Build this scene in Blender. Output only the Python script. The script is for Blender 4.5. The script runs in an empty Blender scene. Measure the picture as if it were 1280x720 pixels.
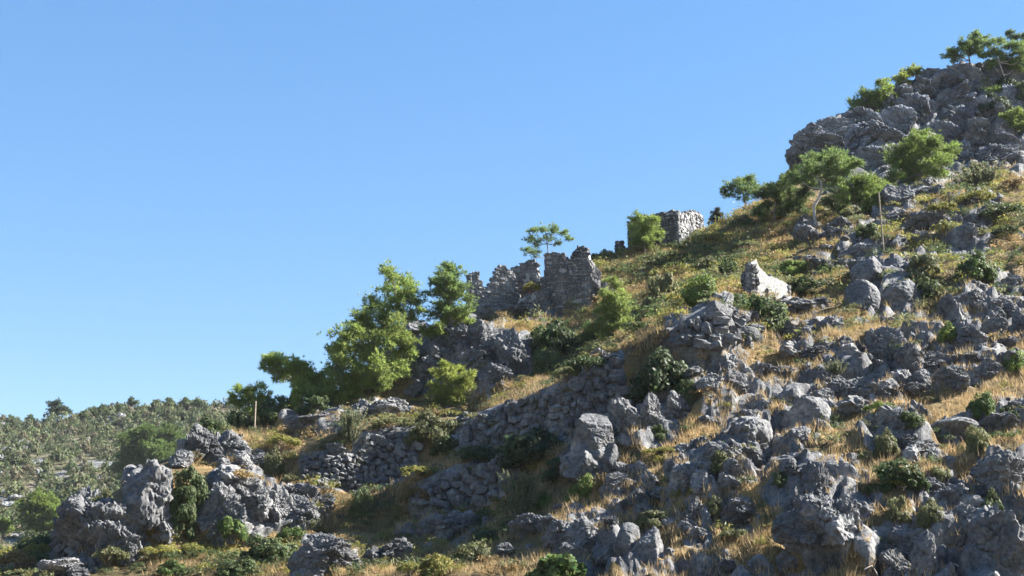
import bpy, bmesh, math, random
import numpy as np
from mathutils import Vector, Matrix, Euler
from mathutils.bvhtree import BVHTree

scene = bpy.context.scene
COL = scene.collection
random.seed(7)
RNG = np.random.default_rng(11)

# ------------------------------------------------------------------ camera
CAM_Z, PITCH, F = 1.7, math.radians(14.0), 1758.0      # F: focal length in photo pixels (photo 1280 wide)
cam_data = bpy.data.cameras.new("camera")
cam_data.sensor_width = 36.0
cam_data.lens = 36.0 * F / 1280.0
cam_data.clip_start = 0.1
cam_data.clip_end = 8000.0
cam = bpy.data.objects.new("camera", cam_data)
cam.location = (0, 0, CAM_Z)
cam.rotation_euler = (math.pi / 2 + PITCH, 0, 0)
COL.objects.link(cam)
scene.camera = cam

# ------------------------------------------------------------------ light
SUN_DIR = Vector((0.79, 0.13, 0.595)).normalized()      # towards the sun
SUN_EL = math.asin(SUN_DIR.z)
SUN_AZ = math.atan2(SUN_DIR.x, SUN_DIR.y)
world = bpy.data.worlds.new("World")
scene.world = world
world.use_nodes = True
wn = world.node_tree
bg = wn.nodes["Background"]
sky = wn.nodes.new("ShaderNodeTexSky")
sky.sky_type = 'NISHITA'
sky.sun_disc = False
sky.sun_elevation = SUN_EL
sky.sun_rotation = SUN_AZ
sky.altitude = 0
sky.air_density = 1.0
sky.dust_density = 0.0
sky.ozone_density = 3.5
sky_gamma = wn.nodes.new("ShaderNodeGamma")              # a slightly softer, more saturated sky, everywhere alike
sky_gamma.inputs[1].default_value = 0.58
sky_sat = wn.nodes.new("ShaderNodeHueSaturation")
sky_sat.inputs["Hue"].default_value = 0.507
sky_sat.inputs["Saturation"].default_value = 1.55
wn.links.new(sky.outputs[0], sky_gamma.inputs[0])
wn.links.new(sky_gamma.outputs[0], sky_sat.inputs["Color"])
wn.links.new(sky_sat.outputs[0], bg.inputs[0])
bg.inputs[1].default_value = 0.085
sun_data = bpy.data.lights.new("sun", 'SUN')
sun_data.energy = 5.0
sun_data.angle = math.radians(0.53)
sun_data.color = (1.0, 0.95, 0.87)
sun = bpy.data.objects.new("sun", sun_data)
sun.rotation_euler = (-SUN_DIR).to_track_quat('-Z', 'Y').to_euler()
sun.location = (80, 40, 120)
COL.objects.link(sun)
vs = scene.view_settings
vs.view_transform = 'Standard'
vs.look = 'None'
vs.exposure = 2.33
vs.gamma = 1.0
vs.use_curve_mapping = False
scene.cycles.max_bounces = 6
scene.cycles.transparent_max_bounces = 4

# ------------------------------------------------------------------ numpy noise
_P = np.random.default_rng(3).permutation(256).astype(np.int64)
_P = np.concatenate([_P, _P, _P])
_G = np.random.default_rng(4).normal(size=(256, 3))
_G /= np.linalg.norm(_G, axis=1)[:, None]
_FP = np.random.default_rng(5).random((256, 3))


def _h(i, j, k):
    return _P[_P[_P[i & 255] + (j & 255)] + (k & 255)]


def perlin(p):
    p = np.asarray(p, float)
    i = np.floor(p).astype(np.int64)
    f = p - i
    w = f * f * f * (f * (f * 6 - 15) + 10)
    out = 0
    for dx in (0, 1):
        wx = w[:, 0] if dx else 1 - w[:, 0]
        for dy in (0, 1):
            wy = w[:, 1] if dy else 1 - w[:, 1]
            for dz in (0, 1):
                wz = w[:, 2] if dz else 1 - w[:, 2]
                g = _G[_h(i[:, 0] + dx, i[:, 1] + dy, i[:, 2] + dz)]
                d = g[:, 0] * (f[:, 0] - dx) + g[:, 1] * (f[:, 1] - dy) + g[:, 2] * (f[:, 2] - dz)
                out = out + wx * wy * wz * d
    return out * 1.6


def fbm(p, octs=4, gain=0.5):
    a, s, o = 1.0, 1.0, 0
    for k in range(octs):
        o = o + a * perlin(p * s + 17.3 * k)
        a *= gain
        s *= 2.03
    return o


def ridged(p, octs=4, gain=0.5):
    a, s, o = 1.0, 1.0, 0
    for k in range(octs):
        o = o + a * (1 - np.abs(perlin(p * s + 31.7 * k)) * 2)
        a *= gain
        s *= 2.1
    return o


def worley(p):
    """F1, F2, a random value per cell, and how far along the cell's own tilted face the point lies."""
    p = np.asarray(p, float)
    i = np.floor(p).astype(np.int64)
    n = len(p)
    f1 = np.full(n, 9.0)
    f2 = np.full(n, 9.0)
    cid = np.zeros(n, np.int64)
    near = np.zeros((n, 3))
    for dx in (-1, 0, 1):
        for dy in (-1, 0, 1):
            for dz in (-1, 0, 1):
                h = _h(i[:, 0] + dx, i[:, 1] + dy, i[:, 2] + dz)
                q = _FP[h]
                off = p - (q + i + np.array([dx, dy, dz]))
                d = np.sqrt((off ** 2).sum(1))
                m = d < f1
                near[m] = off[m]
                f2 = np.where(m, f1, np.minimum(f2, d))
                cid = np.where(m, h, cid)
                f1 = np.where(m, d, f1)
    return f1, f2, _FP[cid][:, 0], (near * _G[(cid * 7 + 3) & 255]).sum(1)


def blocky(p, s, amp, tilt=0.65, crev=0.45):
    """Broken rock: every cell a block with its own height and its own tilted face, a crevice between blocks."""
    f1, f2, c, t = worley(p * s)
    return amp * ((c - 0.4) * 0.9 + t * tilt - crev * (1 - sstep(0.0, 0.13, f2 - f1)))


def sstep(a, b, x):
    t = np.clip((x - a) / (b - a), 0, 1)
    return t * t * (3 - 2 * t)


# ------------------------------------------------------------------ mesh helpers
def make_mesh(name, v, faces, col=None, rock=None, smooth=False):
    """v: N x 3, faces: M x k array (k = 3 or 4) of vertex numbers; optional point attributes."""
    v = np.asarray(v, np.float32)
    faces = np.asarray(faces, np.int32)
    k = faces.shape[1]
    me = bpy.data.meshes.new(name)
    me.vertices.add(len(v))
    me.vertices.foreach_set("co", v.ravel())
    me.loops.add(faces.size)
    me.loops.foreach_set("vertex_index", faces.ravel())
    me.polygons.add(len(faces))
    me.polygons.foreach_set("loop_start", np.arange(0, faces.size, k, dtype=np.int32))
    if smooth:
        me.polygons.foreach_set("use_smooth", np.ones(len(faces), bool))
    else:
        me.polygons.foreach_set("use_smooth", np.zeros(len(faces), bool))
    if col is not None:
        a = me.color_attributes.new("col", 'FLOAT_COLOR', 'POINT')
        c = np.ones((len(v), 4), np.float32)
        c[:, :3] = col
        a.data.foreach_set("color", c.ravel())
    if rock is not None:
        a = me.attributes.new("rock", 'FLOAT', 'POINT')
        a.data.foreach_set("value", np.asarray(rock, np.float32))
    me.update(calc_edges=True)
    return me


def link(name, me, mat=None, parent=None, loc=None, tint=None):
    o = bpy.data.objects.new(name, me)
    COL.objects.link(o)
    if mat is not None and me is not None and not me.materials:
        me.materials.append(mat)
    if parent is not None:
        o.parent = parent
    if loc is not None:
        o.location = loc
    if tint is not None:
        o.color = (*tint, 1.0)
    return o


def tag(o, label=None, cat=None, group=None, kind=None):
    if label:
        o["label"] = label
    if cat:
        o["category"] = cat
    if group:
        o["group"] = group
    if kind:
        o["kind"] = kind
    return o


def at(u, v, Y):
    """World point seen at photo pixel (u, v) whose distance along the ground is Y."""
    a = (np.asarray(u, float) - 640.0) / F
    b = (360.0 - np.asarray(v, float)) / F
    t = Y / (math.cos(PITCH) - b * math.sin(PITCH))
    return np.stack([a * t, np.broadcast_to(Y, np.shape(t)) * 1.0, CAM_Z + t * (math.sin(PITCH) + b * math.cos(PITCH))], -1)


# ------------------------------------------------------------------ materials
ALBEDO = 0.80                                            # one factor on the reflectance of rock, earth and leaf


def nodes_of(mat):
    mat.use_nodes = True
    nt = mat.node_tree
    return nt, nt.nodes, nt.links, nt.nodes["Principled BSDF"]


def ramp(N, pts):
    r = N.new("ShaderNodeValToRGB")
    e = r.color_ramp.elements
    while len(e) < len(pts):
        e.new(0.5)
    for k, (p, c) in enumerate(pts):
        e[k].position = p
        e[k].color = (*c, 1) if len(c) == 3 else c
    return r


def noise(N, L, vec, scale, detail=4, rough=0.6):
    n = N.new("ShaderNodeTexNoise")
    n.inputs["Scale"].default_value = scale
    n.inputs["Detail"].default_value = detail
    n.inputs["Roughness"].default_value = rough
    if vec is not None:
        L.new(vec, n.inputs["Vector"])
    return n


def mixc(N, L, fac, a, b, mode='MIX'):
    m = N.new("ShaderNodeMix")
    m.data_type = 'RGBA'
    m.blend_type = mode
    for sock, val in ((m.inputs[0], fac), (m.inputs[6], a), (m.inputs[7], b)):
        if isinstance(val, (int, float)):
            sock.default_value = val
        elif isinstance(val, tuple):
            sock.default_value = (*val, 1)
        else:
            L.new(val, sock)
    return m.outputs[2]


def rock_colour(N, L, pos):
    """Weathered grey limestone: grey drifts, pale scars, dark lichen, a little rust."""
    n1 = noise(N, L, pos, 0.55, 6, 0.65)
    c = ramp(N, [(0.28, (0.066, 0.069, 0.076)), (0.44, (0.13, 0.133, 0.14)), (0.58, (0.21, 0.21, 0.212)), (0.76, (0.38, 0.37, 0.36))])
    L.new(n1.outputs[0], c.inputs[0])
    n2 = noise(N, L, pos, 5.0, 6, 0.75)
    c2 = ramp(N, [(0.33, (0.38, 0.385, 0.40)), (0.5, (0.95, 0.95, 0.95)), (0.68, (1.5, 1.47, 1.42))])
    L.new(n2.outputs[0], c2.inputs[0])
    a = mixc(N, L, 1.0, c.outputs[0], c2.outputs[0], 'MULTIPLY')
    n3 = noise(N, L, pos, 0.9, 3, 0.6)
    c3 = ramp(N, [(0.60, (0, 0, 0)), (0.74, (1, 1, 1))])
    L.new(n3.outputs[0], c3.inputs[0])
    m = N.new("ShaderNodeMath")
    m.operation = 'MULTIPLY'
    m.inputs[1].default_value = 0.16
    L.new(c3.outputs[0], m.inputs[0])
    return mixc(N, L, m.outputs[0], a, (0.24, 0.20, 0.16)), n2


def bump_of(N, L, h, strength, dist, prev=None):
    b = N.new("ShaderNodeBump")
    b.inputs["Strength"].default_value = strength
    b.inputs["Distance"].default_value = dist
    L.new(h, b.inputs["Height"])
    if prev is not None:
        L.new(prev, b.inputs["Normal"])
    return b.outputs[0]


def mat_rock(name, pale=1.0, cool=(1.0, 1.0, 1.0)):
    mat = bpy.data.materials.new(name)
    nt, N, L, P = nodes_of(mat)
    pos = N.new("ShaderNodeNewGeometry").outputs["Position"]
    c, n2 = rock_colour(N, L, pos)
    oi = N.new("ShaderNodeObjectInfo")
    rr = ramp(N, [(0.0, tuple(0.82 * ALBEDO * pale * k for k in cool)), (1.0, tuple(1.18 * ALBEDO * pale * k for k in cool))])
    L.new(oi.outputs["Random"], rr.inputs[0])
    c = mixc(N, L, 1.0, c, rr.outputs[0], 'MULTIPLY')
    L.new(c, P.inputs["Base Color"])
    P.inputs["Roughness"].default_value = 0.92
    P.inputs["Specular IOR Level"].default_value = 0.25
    v = N.new("ShaderNodeTexVoronoi")
    v.inputs["Scale"].default_value = 2.2
    L.new(pos, v.inputs["Vector"])
    b1 = bump_of(N, L, v.outputs[0], 0.5, 0.12)
    n4 = noise(N, L, pos, 9, 6, 0.7)
    L.new(bump_of(N, L, n4.outputs[0], 0.8, 0.08, b1), P.inputs["Normal"])
    return mat


def mat_ground(name, soil_cols):
    mat = bpy.data.materials.new(name)
    nt, N, L, P = nodes_of(mat)
    pos = N.new("ShaderNodeNewGeometry").outputs["Position"]
    rc, n2 = rock_colour(N, L, pos)
    n1 = noise(N, L, pos, 0.35, 5, 0.65)
    s = ramp(N, soil_cols)
    L.new(n1.outputs[0], s.inputs[0])
    n5 = noise(N, L, pos, 7, 5, 0.8)
    s2 = ramp(N, [(0.3, (0.45, 0.45, 0.42)), (0.7, (1.3, 1.28, 1.2))])
    L.new(n5.outputs[0], s2.inputs[0])
    soil = mixc(N, L, 1.0, s.outputs[0], s2.outputs[0], 'MULTIPLY')
    at_ = N.new("ShaderNodeAttribute")
    at_.attribute_name = "rock"
    n6 = noise(N, L, pos, 1.7, 4, 0.7)
    add = N.new("ShaderNodeMath")
    add.operation = 'MULTIPLY_ADD'
    add.inputs[1].default_value = 0.9
    L.new(n6.outputs[0], add.inputs[0])
    L.new(at_.outputs["Fac"], add.inputs[2])
    f = ramp(N, [(0.82, (0, 0, 0)), (0.95, (1, 1, 1))])
    L.new(add.outputs[0], f.inputs[0])
    L.new(mixc(N, L, 1.0, mixc(N, L, f.outputs[0], soil, rc), (ALBEDO,) * 3, 'MULTIPLY'), P.inputs["Base Color"])
    P.inputs["Roughness"].default_value = 0.95
    P.inputs["Specular IOR Level"].default_value = 0.2
    v = N.new("ShaderNodeTexVoronoi")
    v.inputs["Scale"].default_value = 2.0
    L.new(pos, v.inputs["Vector"])
    b1 = bump_of(N, L, v.outputs[0], 0.5, 0.12)
    n4 = noise(N, L, pos, 8, 6, 0.7)
    L.new(bump_of(N, L, n4.outputs[0], 0.8, 0.08, b1), P.inputs["Normal"])
    return mat


def mat_leaf(name, trans=0.25):
    """Foliage: the object's tint times the point colour; light also passes through the leaf."""
    mat = bpy.data.materials.new(name)
    nt, N, L, P = nodes_of(mat)
    oi = N.new("ShaderNodeObjectInfo")
    a = N.new("ShaderNodeAttribute")
    a.attribute_name = "col"
    c = mixc(N, L, 1.0, oi.outputs["Color"], a.outputs["Color"], 'MULTIPLY')
    c = mixc(N, L, 1.0, c, (ALBEDO + .05,) * 3, 'MULTIPLY')
    L.new(c, P.inputs["Base Color"])
    P.inputs["Roughness"].default_value = 0.6
    P.inputs["Specular IOR Level"].default_value = 0.25
    t = N.new("ShaderNodeBsdfTranslucent")
    L.new(c, t.inputs["Color"])
    mx = N.new("ShaderNodeMixShader")
    mx.inputs[0].default_value = trans
    L.new(P.outputs[0], mx.inputs[1])
    L.new(t.outputs[0], mx.inputs[2])
    L.new(mx.outputs[0], N["Material Output"].inputs[0])
    return mat


def mat_bark(name, ca, cb):
    mat = bpy.data.materials.new(name)
    nt, N, L, P = nodes_of(mat)
    pos = N.new("ShaderNodeNewGeometry").outputs["Position"]
    n1 = noise(N, L, pos, 6, 5, 0.7)
    r = ramp(N, [(0.35, ca), (0.65, cb)])
    L.new(n1.outputs[0], r.inputs[0])
    L.new(r.outputs[0], P.inputs["Base Color"])
    P.inputs["Roughness"].default_value = 0.9
    L.new(bump_of(N, L, n1.outputs[0], 0.6, 0.05), P.inputs["Normal"])
    return mat


M_ROCK = mat_rock("limestone")
M_STONE = mat_rock("wall_stone", 1.0)
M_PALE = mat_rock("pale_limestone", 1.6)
M_CLIFF = mat_rock("cliff_limestone", 1.4, (0.93, 1.0, 1.10))
M_GROUND = mat_ground("slope_ground", [(0.30, (0.055, 0.055, 0.025)), (0.46, (0.14, 0.10, 0.048)), (0.6, (0.25, 0.175, 0.082)), (0.75, (0.31, 0.225, 0.12))])
M_FAR = mat_ground("far_hill_ground", [(0.30, (0.06, 0.068, 0.036)), (0.45, (0.11, 0.105, 0.062)), (0.58, (0.18, 0.15, 0.105)), (0.75, (0.30, 0.26, 0.22))])
M_LEAF = mat_leaf("leaves", 0.42)
M_NEEDLE = mat_leaf("pine_needles", 0.45)
M_GRASS = mat_leaf("dry_grass_blades", 0.4)
M_BARK = mat_bark("pine_bark", (0.10, 0.075, 0.06), (0.24, 0.19, 0.16))
M_PALEBARK = mat_bark("bleached_bark", (0.30, 0.26, 0.22), (0.48, 0.43, 0.38))
M_TWIG = mat_bark("shrub_wood", (0.07, 0.05, 0.035), (0.16, 0.12, 0.09))
M_POLE = mat_bark("weathered_post_wood", (0.20, 0.165, 0.12), (0.33, 0.285, 0.22))
M_LIME = mat_bark("lime_mortar", (0.20, 0.195, 0.185), (0.36, 0.35, 0.335))

# ------------------------------------------------------------------ the hillside: one sheet lofted through contour lines
# every contour: (u, v, Y): where it is seen from the road (photo pixels) and how far away along the ground
ROWS = [
    # foot of the slope
    [(-500, 800, 60), (0, 800, 63), (350, 800, 62), (640, 800, 58), (900, 800, 54), (1280, 800, 50), (1750, 800, 48)],
    # first bench
    [(-500, 722, 68), (0, 722, 70), (100, 724, 72), (200, 722, 72), (350, 722, 68), (500, 722, 64), (640, 722, 61), (900, 722, 57), (1280, 722, 54), (1750, 720, 52)],
    # foot of the lower terrace wall
    [(-500, 712, 76), (0, 706, 77), (75, 700, 76), (100, 700, 75), (200, 692, 75), (300, 690, 77), (400, 668, 81), (500, 655, 80), (600, 640, 78), (640, 628, 76), (700, 616, 71.5),
     (760, 630, 67), (850, 620, 64), (950, 620, 62), (1100, 615, 60), (1280, 610, 59), (1750, 600, 57)],
    # top of the lower terrace wall
    [(-500, 710, 79), (0, 704, 79), (75, 692, 78), (90, 665, 77.5), (110, 650, 77), (150, 640, 77), (175, 610, 76.5), (200, 602, 77), (300, 605, 79), (340, 622, 80.5), (400, 608, 83), (450, 622, 82.5), (500, 608, 81.4),
     (560, 590, 80.4), (640, 574, 77.8), (700, 566, 73.5), (760, 590, 69.5), (850, 585, 67), (950, 570, 65.5), (1100, 565, 64), (1280, 560, 63), (1750, 545, 61)],
    # foot of the upper terrace wall
    [(-500, 708, 82), (0, 702, 82), (75, 690, 80), (100, 645, 79), (150, 622, 78.5), (200, 590, 80), (300, 578, 86), (375, 618, 84), (430, 618, 84), (500, 592, 85.5), (575, 563, 85), (640, 549, 82), (700, 543, 78), (780, 522, 75),
     (870, 482, 74.5), (920, 482, 74.5), (960, 520, 73), (1100, 500, 72), (1280, 490, 71), (1750, 470, 69)],
    # top of the upper terrace wall
    [(-500, 707, 84), (0, 701, 84), (75, 689, 82), (100, 643, 80), (150, 618, 79.5), (200, 582, 82), (240, 560, 84), (300, 555, 89), (375, 566, 86), (430, 538, 85.6), (520, 540, 87), (580, 524, 86.4), (640, 502, 83.6),
     (690, 486, 79.8), (740, 460, 77.6), (780, 440, 76.6), (850, 402, 76.4), (905, 378, 76.8), (935, 395, 81), (980, 430, 80), (1100, 415, 80), (1280, 415, 79), (1750, 390, 77)],
    # foot of the upper crags
    [(-500, 706, 86), (0, 700, 86), (75, 688, 83), (100, 642, 81), (150, 615, 80.5), (200, 580, 83), (240, 558, 86), (300, 540, 93), (420, 515, 95), (500, 505, 96), (560, 502, 96), (640, 475, 95), (700, 465, 94), (780, 425, 90),
     (850, 390, 89), (905, 368, 88), (1000, 372, 92), (1150, 330, 93), (1280, 325, 92), (1750, 300, 90)],
    # top of the upper crags
    [(-500, 705, 88), (0, 699, 88), (75, 687, 84), (100, 641, 81.5), (150, 612, 81), (200, 579, 84), (240, 557, 87), (300, 538, 94), (350, 522, 97), (420, 500, 98), (450, 480, 99), (500, 468, 99.5), (550, 425, 99), (600, 406, 99.5), (640, 412, 101), (700, 410, 105),
     (780, 385, 104), (850, 355, 105), (950, 330, 106), (1050, 290, 108), (1150, 255, 110), (1280, 240, 110), (1750, 200, 108)],
    # the crest, or the foot of the peak
    [(-500, 704, 92), (0, 698, 92), (75, 686, 85), (100, 640, 82), (150, 610, 82), (200, 578, 85), (240, 556, 88), (300, 535, 95), (350, 517, 99), (420, 495, 102), (480, 462, 105), (520, 425, 107), (560, 404, 110), (600, 392, 111), (650, 376, 113),
     (700, 350, 116), (750, 322, 118), (800, 313, 119), (880, 296, 120), (920, 270, 121.5), (960, 250, 125), (1000, 236, 128), (1100, 222, 130), (1280, 212, 131), (1750, 180, 130)],
    # the peak
    [(-500, 712, 96), (0, 706, 96), (75, 694, 88), (100, 648, 85), (150, 618, 85), (200, 586, 88), (300, 541, 99), (420, 503, 107), (520, 435, 112), (600, 400, 116), (700, 358, 121), (800, 321, 124), (880, 304, 126), (940, 275, 129), (968, 238, 133),
     (985, 205, 135), (1003, 180, 136), (1020, 155, 137), (1050, 143, 139), (1085, 138, 140), (1120, 110, 142), (1160, 92, 144), (1200, 81, 145), (1280, 78, 145), (1500, 60, 145), (1750, 50, 143)],
]
US = np.concatenate([np.arange(-480, -60, 10.0), np.arange(-60, 1345, 2.6), np.arange(1345, 1745, 8.0)])


def _smooth(a, w=9):
    k = np.hanning(w)
    k /= k.sum()
    p = np.pad(a, w // 2, mode='edge')
    return np.convolve(p, k, mode='valid')


lines = []
for r in ROWS:
    r = np.array(r, float)
    ud = np.arange(-520, 1800, 2.4)
    vv = np.interp(US, ud, _smooth(np.interp(ud, r[:, 0], r[:, 1])))
    yy = np.interp(US, ud, _smooth(np.interp(ud, r[:, 0], r[:, 2]), 15))
    lines.append((vv, yy))
for k in range(1, 9):
    lines[k] = (np.minimum(lines[k][0], lines[k - 1][0] - 0.5), np.maximum(lines[k][1], lines[k - 1][1] + 0.3))
NSUB = [14, 34, 30, 28, 44, 40, 50, 44, 70]
VV, YY = [], []
for k in range(9):
    for j in range(NSUB[k]):
        t = j / NSUB[k]
        VV.append(lines[k][0] * (1 - t) + lines[k + 1][0] * t)
        YY.append(lines[k][1] * (1 - t) + lines[k + 1][1] * t)
VV.append(lines[9][0])
YY.append(lines[9][1])
VV = np.array(VV)
YY = np.array(YY)
# soften the contour creases a little along the slope
for _ in range(2):
    VV[1:-1] = 0.25 * VV[:-2] + 0.5 * VV[1:-1] + 0.25 * VV[2:]
    YY[1:-1] = 0.25 * YY[:-2] + 0.5 * YY[1:-1] + 0.25 * YY[2:]
NR, NC = VV.shape
UU = np.broadcast_to(US, VV.shape)
PTS = at(UU, VV, YY)                                    # NR x NC x 3
# the back of the hill falls away
tail = []
last = PTS[-1]
for dy, dz in ((5, -0.6), (14, -4), (35, -0.45), (75, -1.2)):
    q = last.copy()
    q[:, 0] *= (q[:, 1] + dy) / q[:, 1]
    q[:, 1] += dy
    q[:, 2] = q[:, 2] + dz if dz < -0.5 and dy < 30 else np.maximum(q[:, 2] * (1 + dz), -1.5)
    tail.append(q)
# and the foot runs down into the flat ground
foot = PTS[0].copy()
foot[:, 0] *= (foot[:, 1] - 14) / foot[:, 1]
foot[:, 1] -= 14
foot[:, 2] = -0.8
PTS = np.concatenate([foot[None], PTS, np.array(tail)], 0)
NR2 = PTS.shape[0]
VVX = np.concatenate([VV[:1] + 90, VV, np.repeat(VV[-1:], len(tail), 0)], 0)
UUX = np.broadcast_to(US, VVX.shape)

# ---- where bare rock shows: (u, v, ru, rv, strength)
ROCKY = [
    (105, 680, 50, 35, 1), (185, 625, 30, 42, 1), (265, 560, 45, 22, .9), (300, 635, 60, 45, 1), (365, 640, 45, 28, 1), (410, 695, 40, 28, .8), (550, 660, 60, 25, .7),
    (315, 578, 24, 14, .8), (400, 530, 50, 12, .7), (480, 512, 40, 14, .8), (580, 450, 75, 55, 1), (640, 445, 30, 30, .9), (520, 405, 20, 15, 1), 
    (800, 520, 50, 45, .9), (880, 440, 60, 50, .9), (905, 395, 40, 20, 1), (990, 400, 50, 25, .6), (1020, 440, 30, 15, .6),
    (960, 480, 50, 25, .75), (1040, 480, 40, 35, .9), (1110, 360, 45, 40, 1), (1120, 440, 40, 30, .9), (1180, 460, 70, 35, .95), (1215, 395, 50, 40, .95), (1260, 355, 20, 18, .7),
    (1090, 490, 60, 30, .9), (1195, 535, 30, 14, .8), (1120, 545, 50, 30, .8), (1260, 590, 35, 28, 1), (1170, 615, 35, 25, .9), (1030, 650, 55, 60, 1), (920, 645, 30, 25, .9),
    (960, 545, 60, 50, 1), (880, 590, 50, 40, .85), (870, 660, 22, 30, .8), (1210, 685, 90, 55, 1), (1130, 690, 60, 45, .9), (740, 680, 55, 40, .9), (800, 690, 35, 35, .9),
    (790, 615, 35, 35, .8), (920, 715, 120, 16, .7), (1125, 245, 22, 22, .9), (1165, 275, 40, 25, .8), (1210, 290, 35, 35, .8), (1075, 312, 30, 16, .9), (1030, 293, 45, 18, .8),
    (1030, 330, 25, 12, .8), (1240, 185, 80, 40, .95), (1110, 170, 150, 75, 1), (1230, 110, 90, 60, 1), (1060, 225, 40, 20, .6), (740, 570, 35, 40, .8), (650, 385, 70, 20, .6),
]


def rock_mask(u, v):
    m = np.zeros(np.shape(u))
    for (a, b, ru, rv, s) in ROCKY:
        d = ((u - a) / ru) ** 2 + ((v - b) / rv) ** 2
        m = np.maximum(m, s * (1 - sstep(0.55, 1.35, d)))
    return m


flat = PTS.reshape(-1, 3)
uf, vf = UUX.ravel(), VVX.ravel()
mask = rock_mask(uf, vf)
patch = fbm(flat * 0.22 + 5, 4)                          # outcrops break through anywhere on the lower right
right = sstep(760, 960, uf) * sstep(350, 430, vf)
mask = np.maximum(mask, right * sstep(-0.36, 0.24, patch) * 0.92)
mask = np.maximum(mask, sstep(1000, 1100, uf) * sstep(0.0, 0.4, patch) * 0.75)
WALLS = [([574, 600, 640, 690, 740, 775], [528, 520, 503, 488, 463, 444], [574, 640, 700, 735, 775], [562, 550, 545, 545, 520]), ([444, 480, 520], [546, 543, 541], [444, 480, 520], [606, 602, 590]),
         ([376, 400, 446], [572, 570, 568], [376, 400, 446], [600, 606, 612]), ([516, 540, 575, 610, 646], [612, 600, 588, 577, 572], [516, 540, 575, 610, 646], [636, 640, 642, 622, 604]),
         ([842, 870, 900, 926, 938], [408, 396, 384, 398, 410], [842, 870, 900, 926, 938], [432, 436, 436, 436, 430])]
backing = np.zeros(mask.shape)
for a, b, c, d in WALLS:                                 # the terrace walls hold back packed stone, not crags
    inside = (uf > a[0] - 4) & (uf < a[-1] + 4)
    band = sstep(-10, 0, vf - np.interp(uf, a, b)) * sstep(-10, 0, np.interp(uf, c, d) - vf)
    mask = mask * (1 - band * inside)
    backing = np.maximum(backing, band * inside)
mask = np.clip(mask + 0.35 * fbm(flat * 0.9, 3) * (mask > 0.08), 0, 1)
inner = np.ones(NR2)
inner[0] = 0
inner[1:8] = np.linspace(0, 1, 7)
inner[-4:] = (1, .5, .2, 0)
stone_cover = np.maximum(mask, backing)
mask2 = mask * np.repeat(inner, NC)

du = np.gradient(PTS, axis=1)
dv = np.gradient(PTS, axis=0)
nrm = np.cross(du, dv)
nrm /= np.linalg.norm(nrm, axis=2)[..., None] + 1e-9
nrm = nrm.reshape(-1, 3)
flip = nrm[:, 1] > 0.3
nrm[flip] *= -1
wob = flat + 0.5 * np.stack([perlin(flat * 0.8), perlin(flat * 0.8 + 9), perlin(flat * 0.8 + 23)], 1)
# bedding: the rock breaks along sheets that dip to the left
BED = np.array([[math.cos(.45), 0, math.sin(.45)], [0, 1, 0], [-math.sin(.45), 0, math.cos(.45)]])
bw = wob @ BED.T
crag = blocky(bw, np.array([0.26, 0.28, 0.55]), 1.8, .7, .5) + blocky(bw + 7, np.array([0.75, 0.85, 1.5]), 0.75, .9, .7) + blocky(bw + 3, np.array([2.0, 2.2, 3.2]), 0.30, 1.1, .8)
crag += 0.05 * fbm(flat * 4.5, 3, .6) + 0.18
soft = 0.35 * fbm(flat * 0.18 + 40, 4) + 0.09 * fbm(flat * 1.3, 3)
disp = soft * np.repeat(inner, NC) * (1 - 0.5 * mask) + crag * mask2
dg = np.clip(disp, -0.95, 0.95).reshape(NR2, NC)
for _ in range(2):                                       # wear the thinnest blades off
    dg[1:-1] = .18 * dg[:-2] + .64 * dg[1:-1] + .18 * dg[2:]
    dg[:, 1:-1] = .18 * dg[:, :-2] + .64 * dg[:, 1:-1] + .18 * dg[:, 2:]
flat = flat + nrm * dg.reshape(-1)[:, None]
PTS = flat.reshape(PTS.shape)
idx = np.arange(NR2 * NC).reshape(NR2, NC)
quads = np.stack([idx[:-1, :-1], idx[:-1, 1:], idx[1:, 1:], idx[1:, :-1]], -1).reshape(-1, 4)
hill_me = make_mesh("hillside", flat, quads, rock=stone_cover, smooth=False)
hillside = link("hillside", hill_me, M_GROUND)
tag(hillside, kind="structure")
NRMS = nrm.reshape(PTS.shape)
ROCKM = stone_cover.reshape(NR2, NC)

BVH = BVHTree.FromPolygons([tuple(p) for p in flat], quads.tolist())
EYE = Vector((0, 0, CAM_Z))


def hit(u, v, tries=40):
    """Where the slope is seen at photo pixel (u, v); moves down to the slope when the pixel is sky."""
    for _ in range(tries):
        d = Vector(at(u, v, 100.0)) - EYE
        d.normalize()
        loc, n, i, dist = BVH.ray_cast(EYE, d, 400)
        if loc is not None:
            return loc, n, F / loc.y * math.cos(PITCH)    # point, normal, photo pixels per metre (near enough)
        v += 3
    return Vector(at(u, v, 110.0)), Vector((0, -1, 0)), F / 110.0


def drop(p, dz=0.0):
    """The slope's height straight under a point."""
    loc, n, i, dist = BVH.ray_cast(Vector((p[0], p[1], 150)), Vector((0, 0, -1)), 400)
    return Vector((p[0], p[1], loc.z + dz)) if loc is not None else Vector(p)


# ------------------------------------------------------------------ flat ground out to the horizon
rings = [0, 30, 60, 120, 300, 900, 3000]
gv, gf = [(0, 0, -0.5)], []
for r in rings[1:]:
    for k in range(48):
        a = 2 * math.pi * k / 48
        gv.append((r * math.cos(a), r * math.sin(a), -0.5))
for k in range(48):
    gf.append((0, 1 + k, 1 + (k + 1) % 48, 1 + (k + 1) % 48))
tri = [(a, b, c) for (a, b, c, d) in gf]
for ri in range(len(rings) - 2):
    for k in range(48):
        a, b = 1 + ri * 48 + k, 1 + ri * 48 + (k + 1) % 48
        c, d = b + 48, a + 48
        tri += [(a, d, c), (a, c, b)]
ground = link("ground", make_mesh("ground", gv, tri, rock=np.zeros(len(gv))), M_GROUND)
tag(ground, kind="structure")

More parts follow.
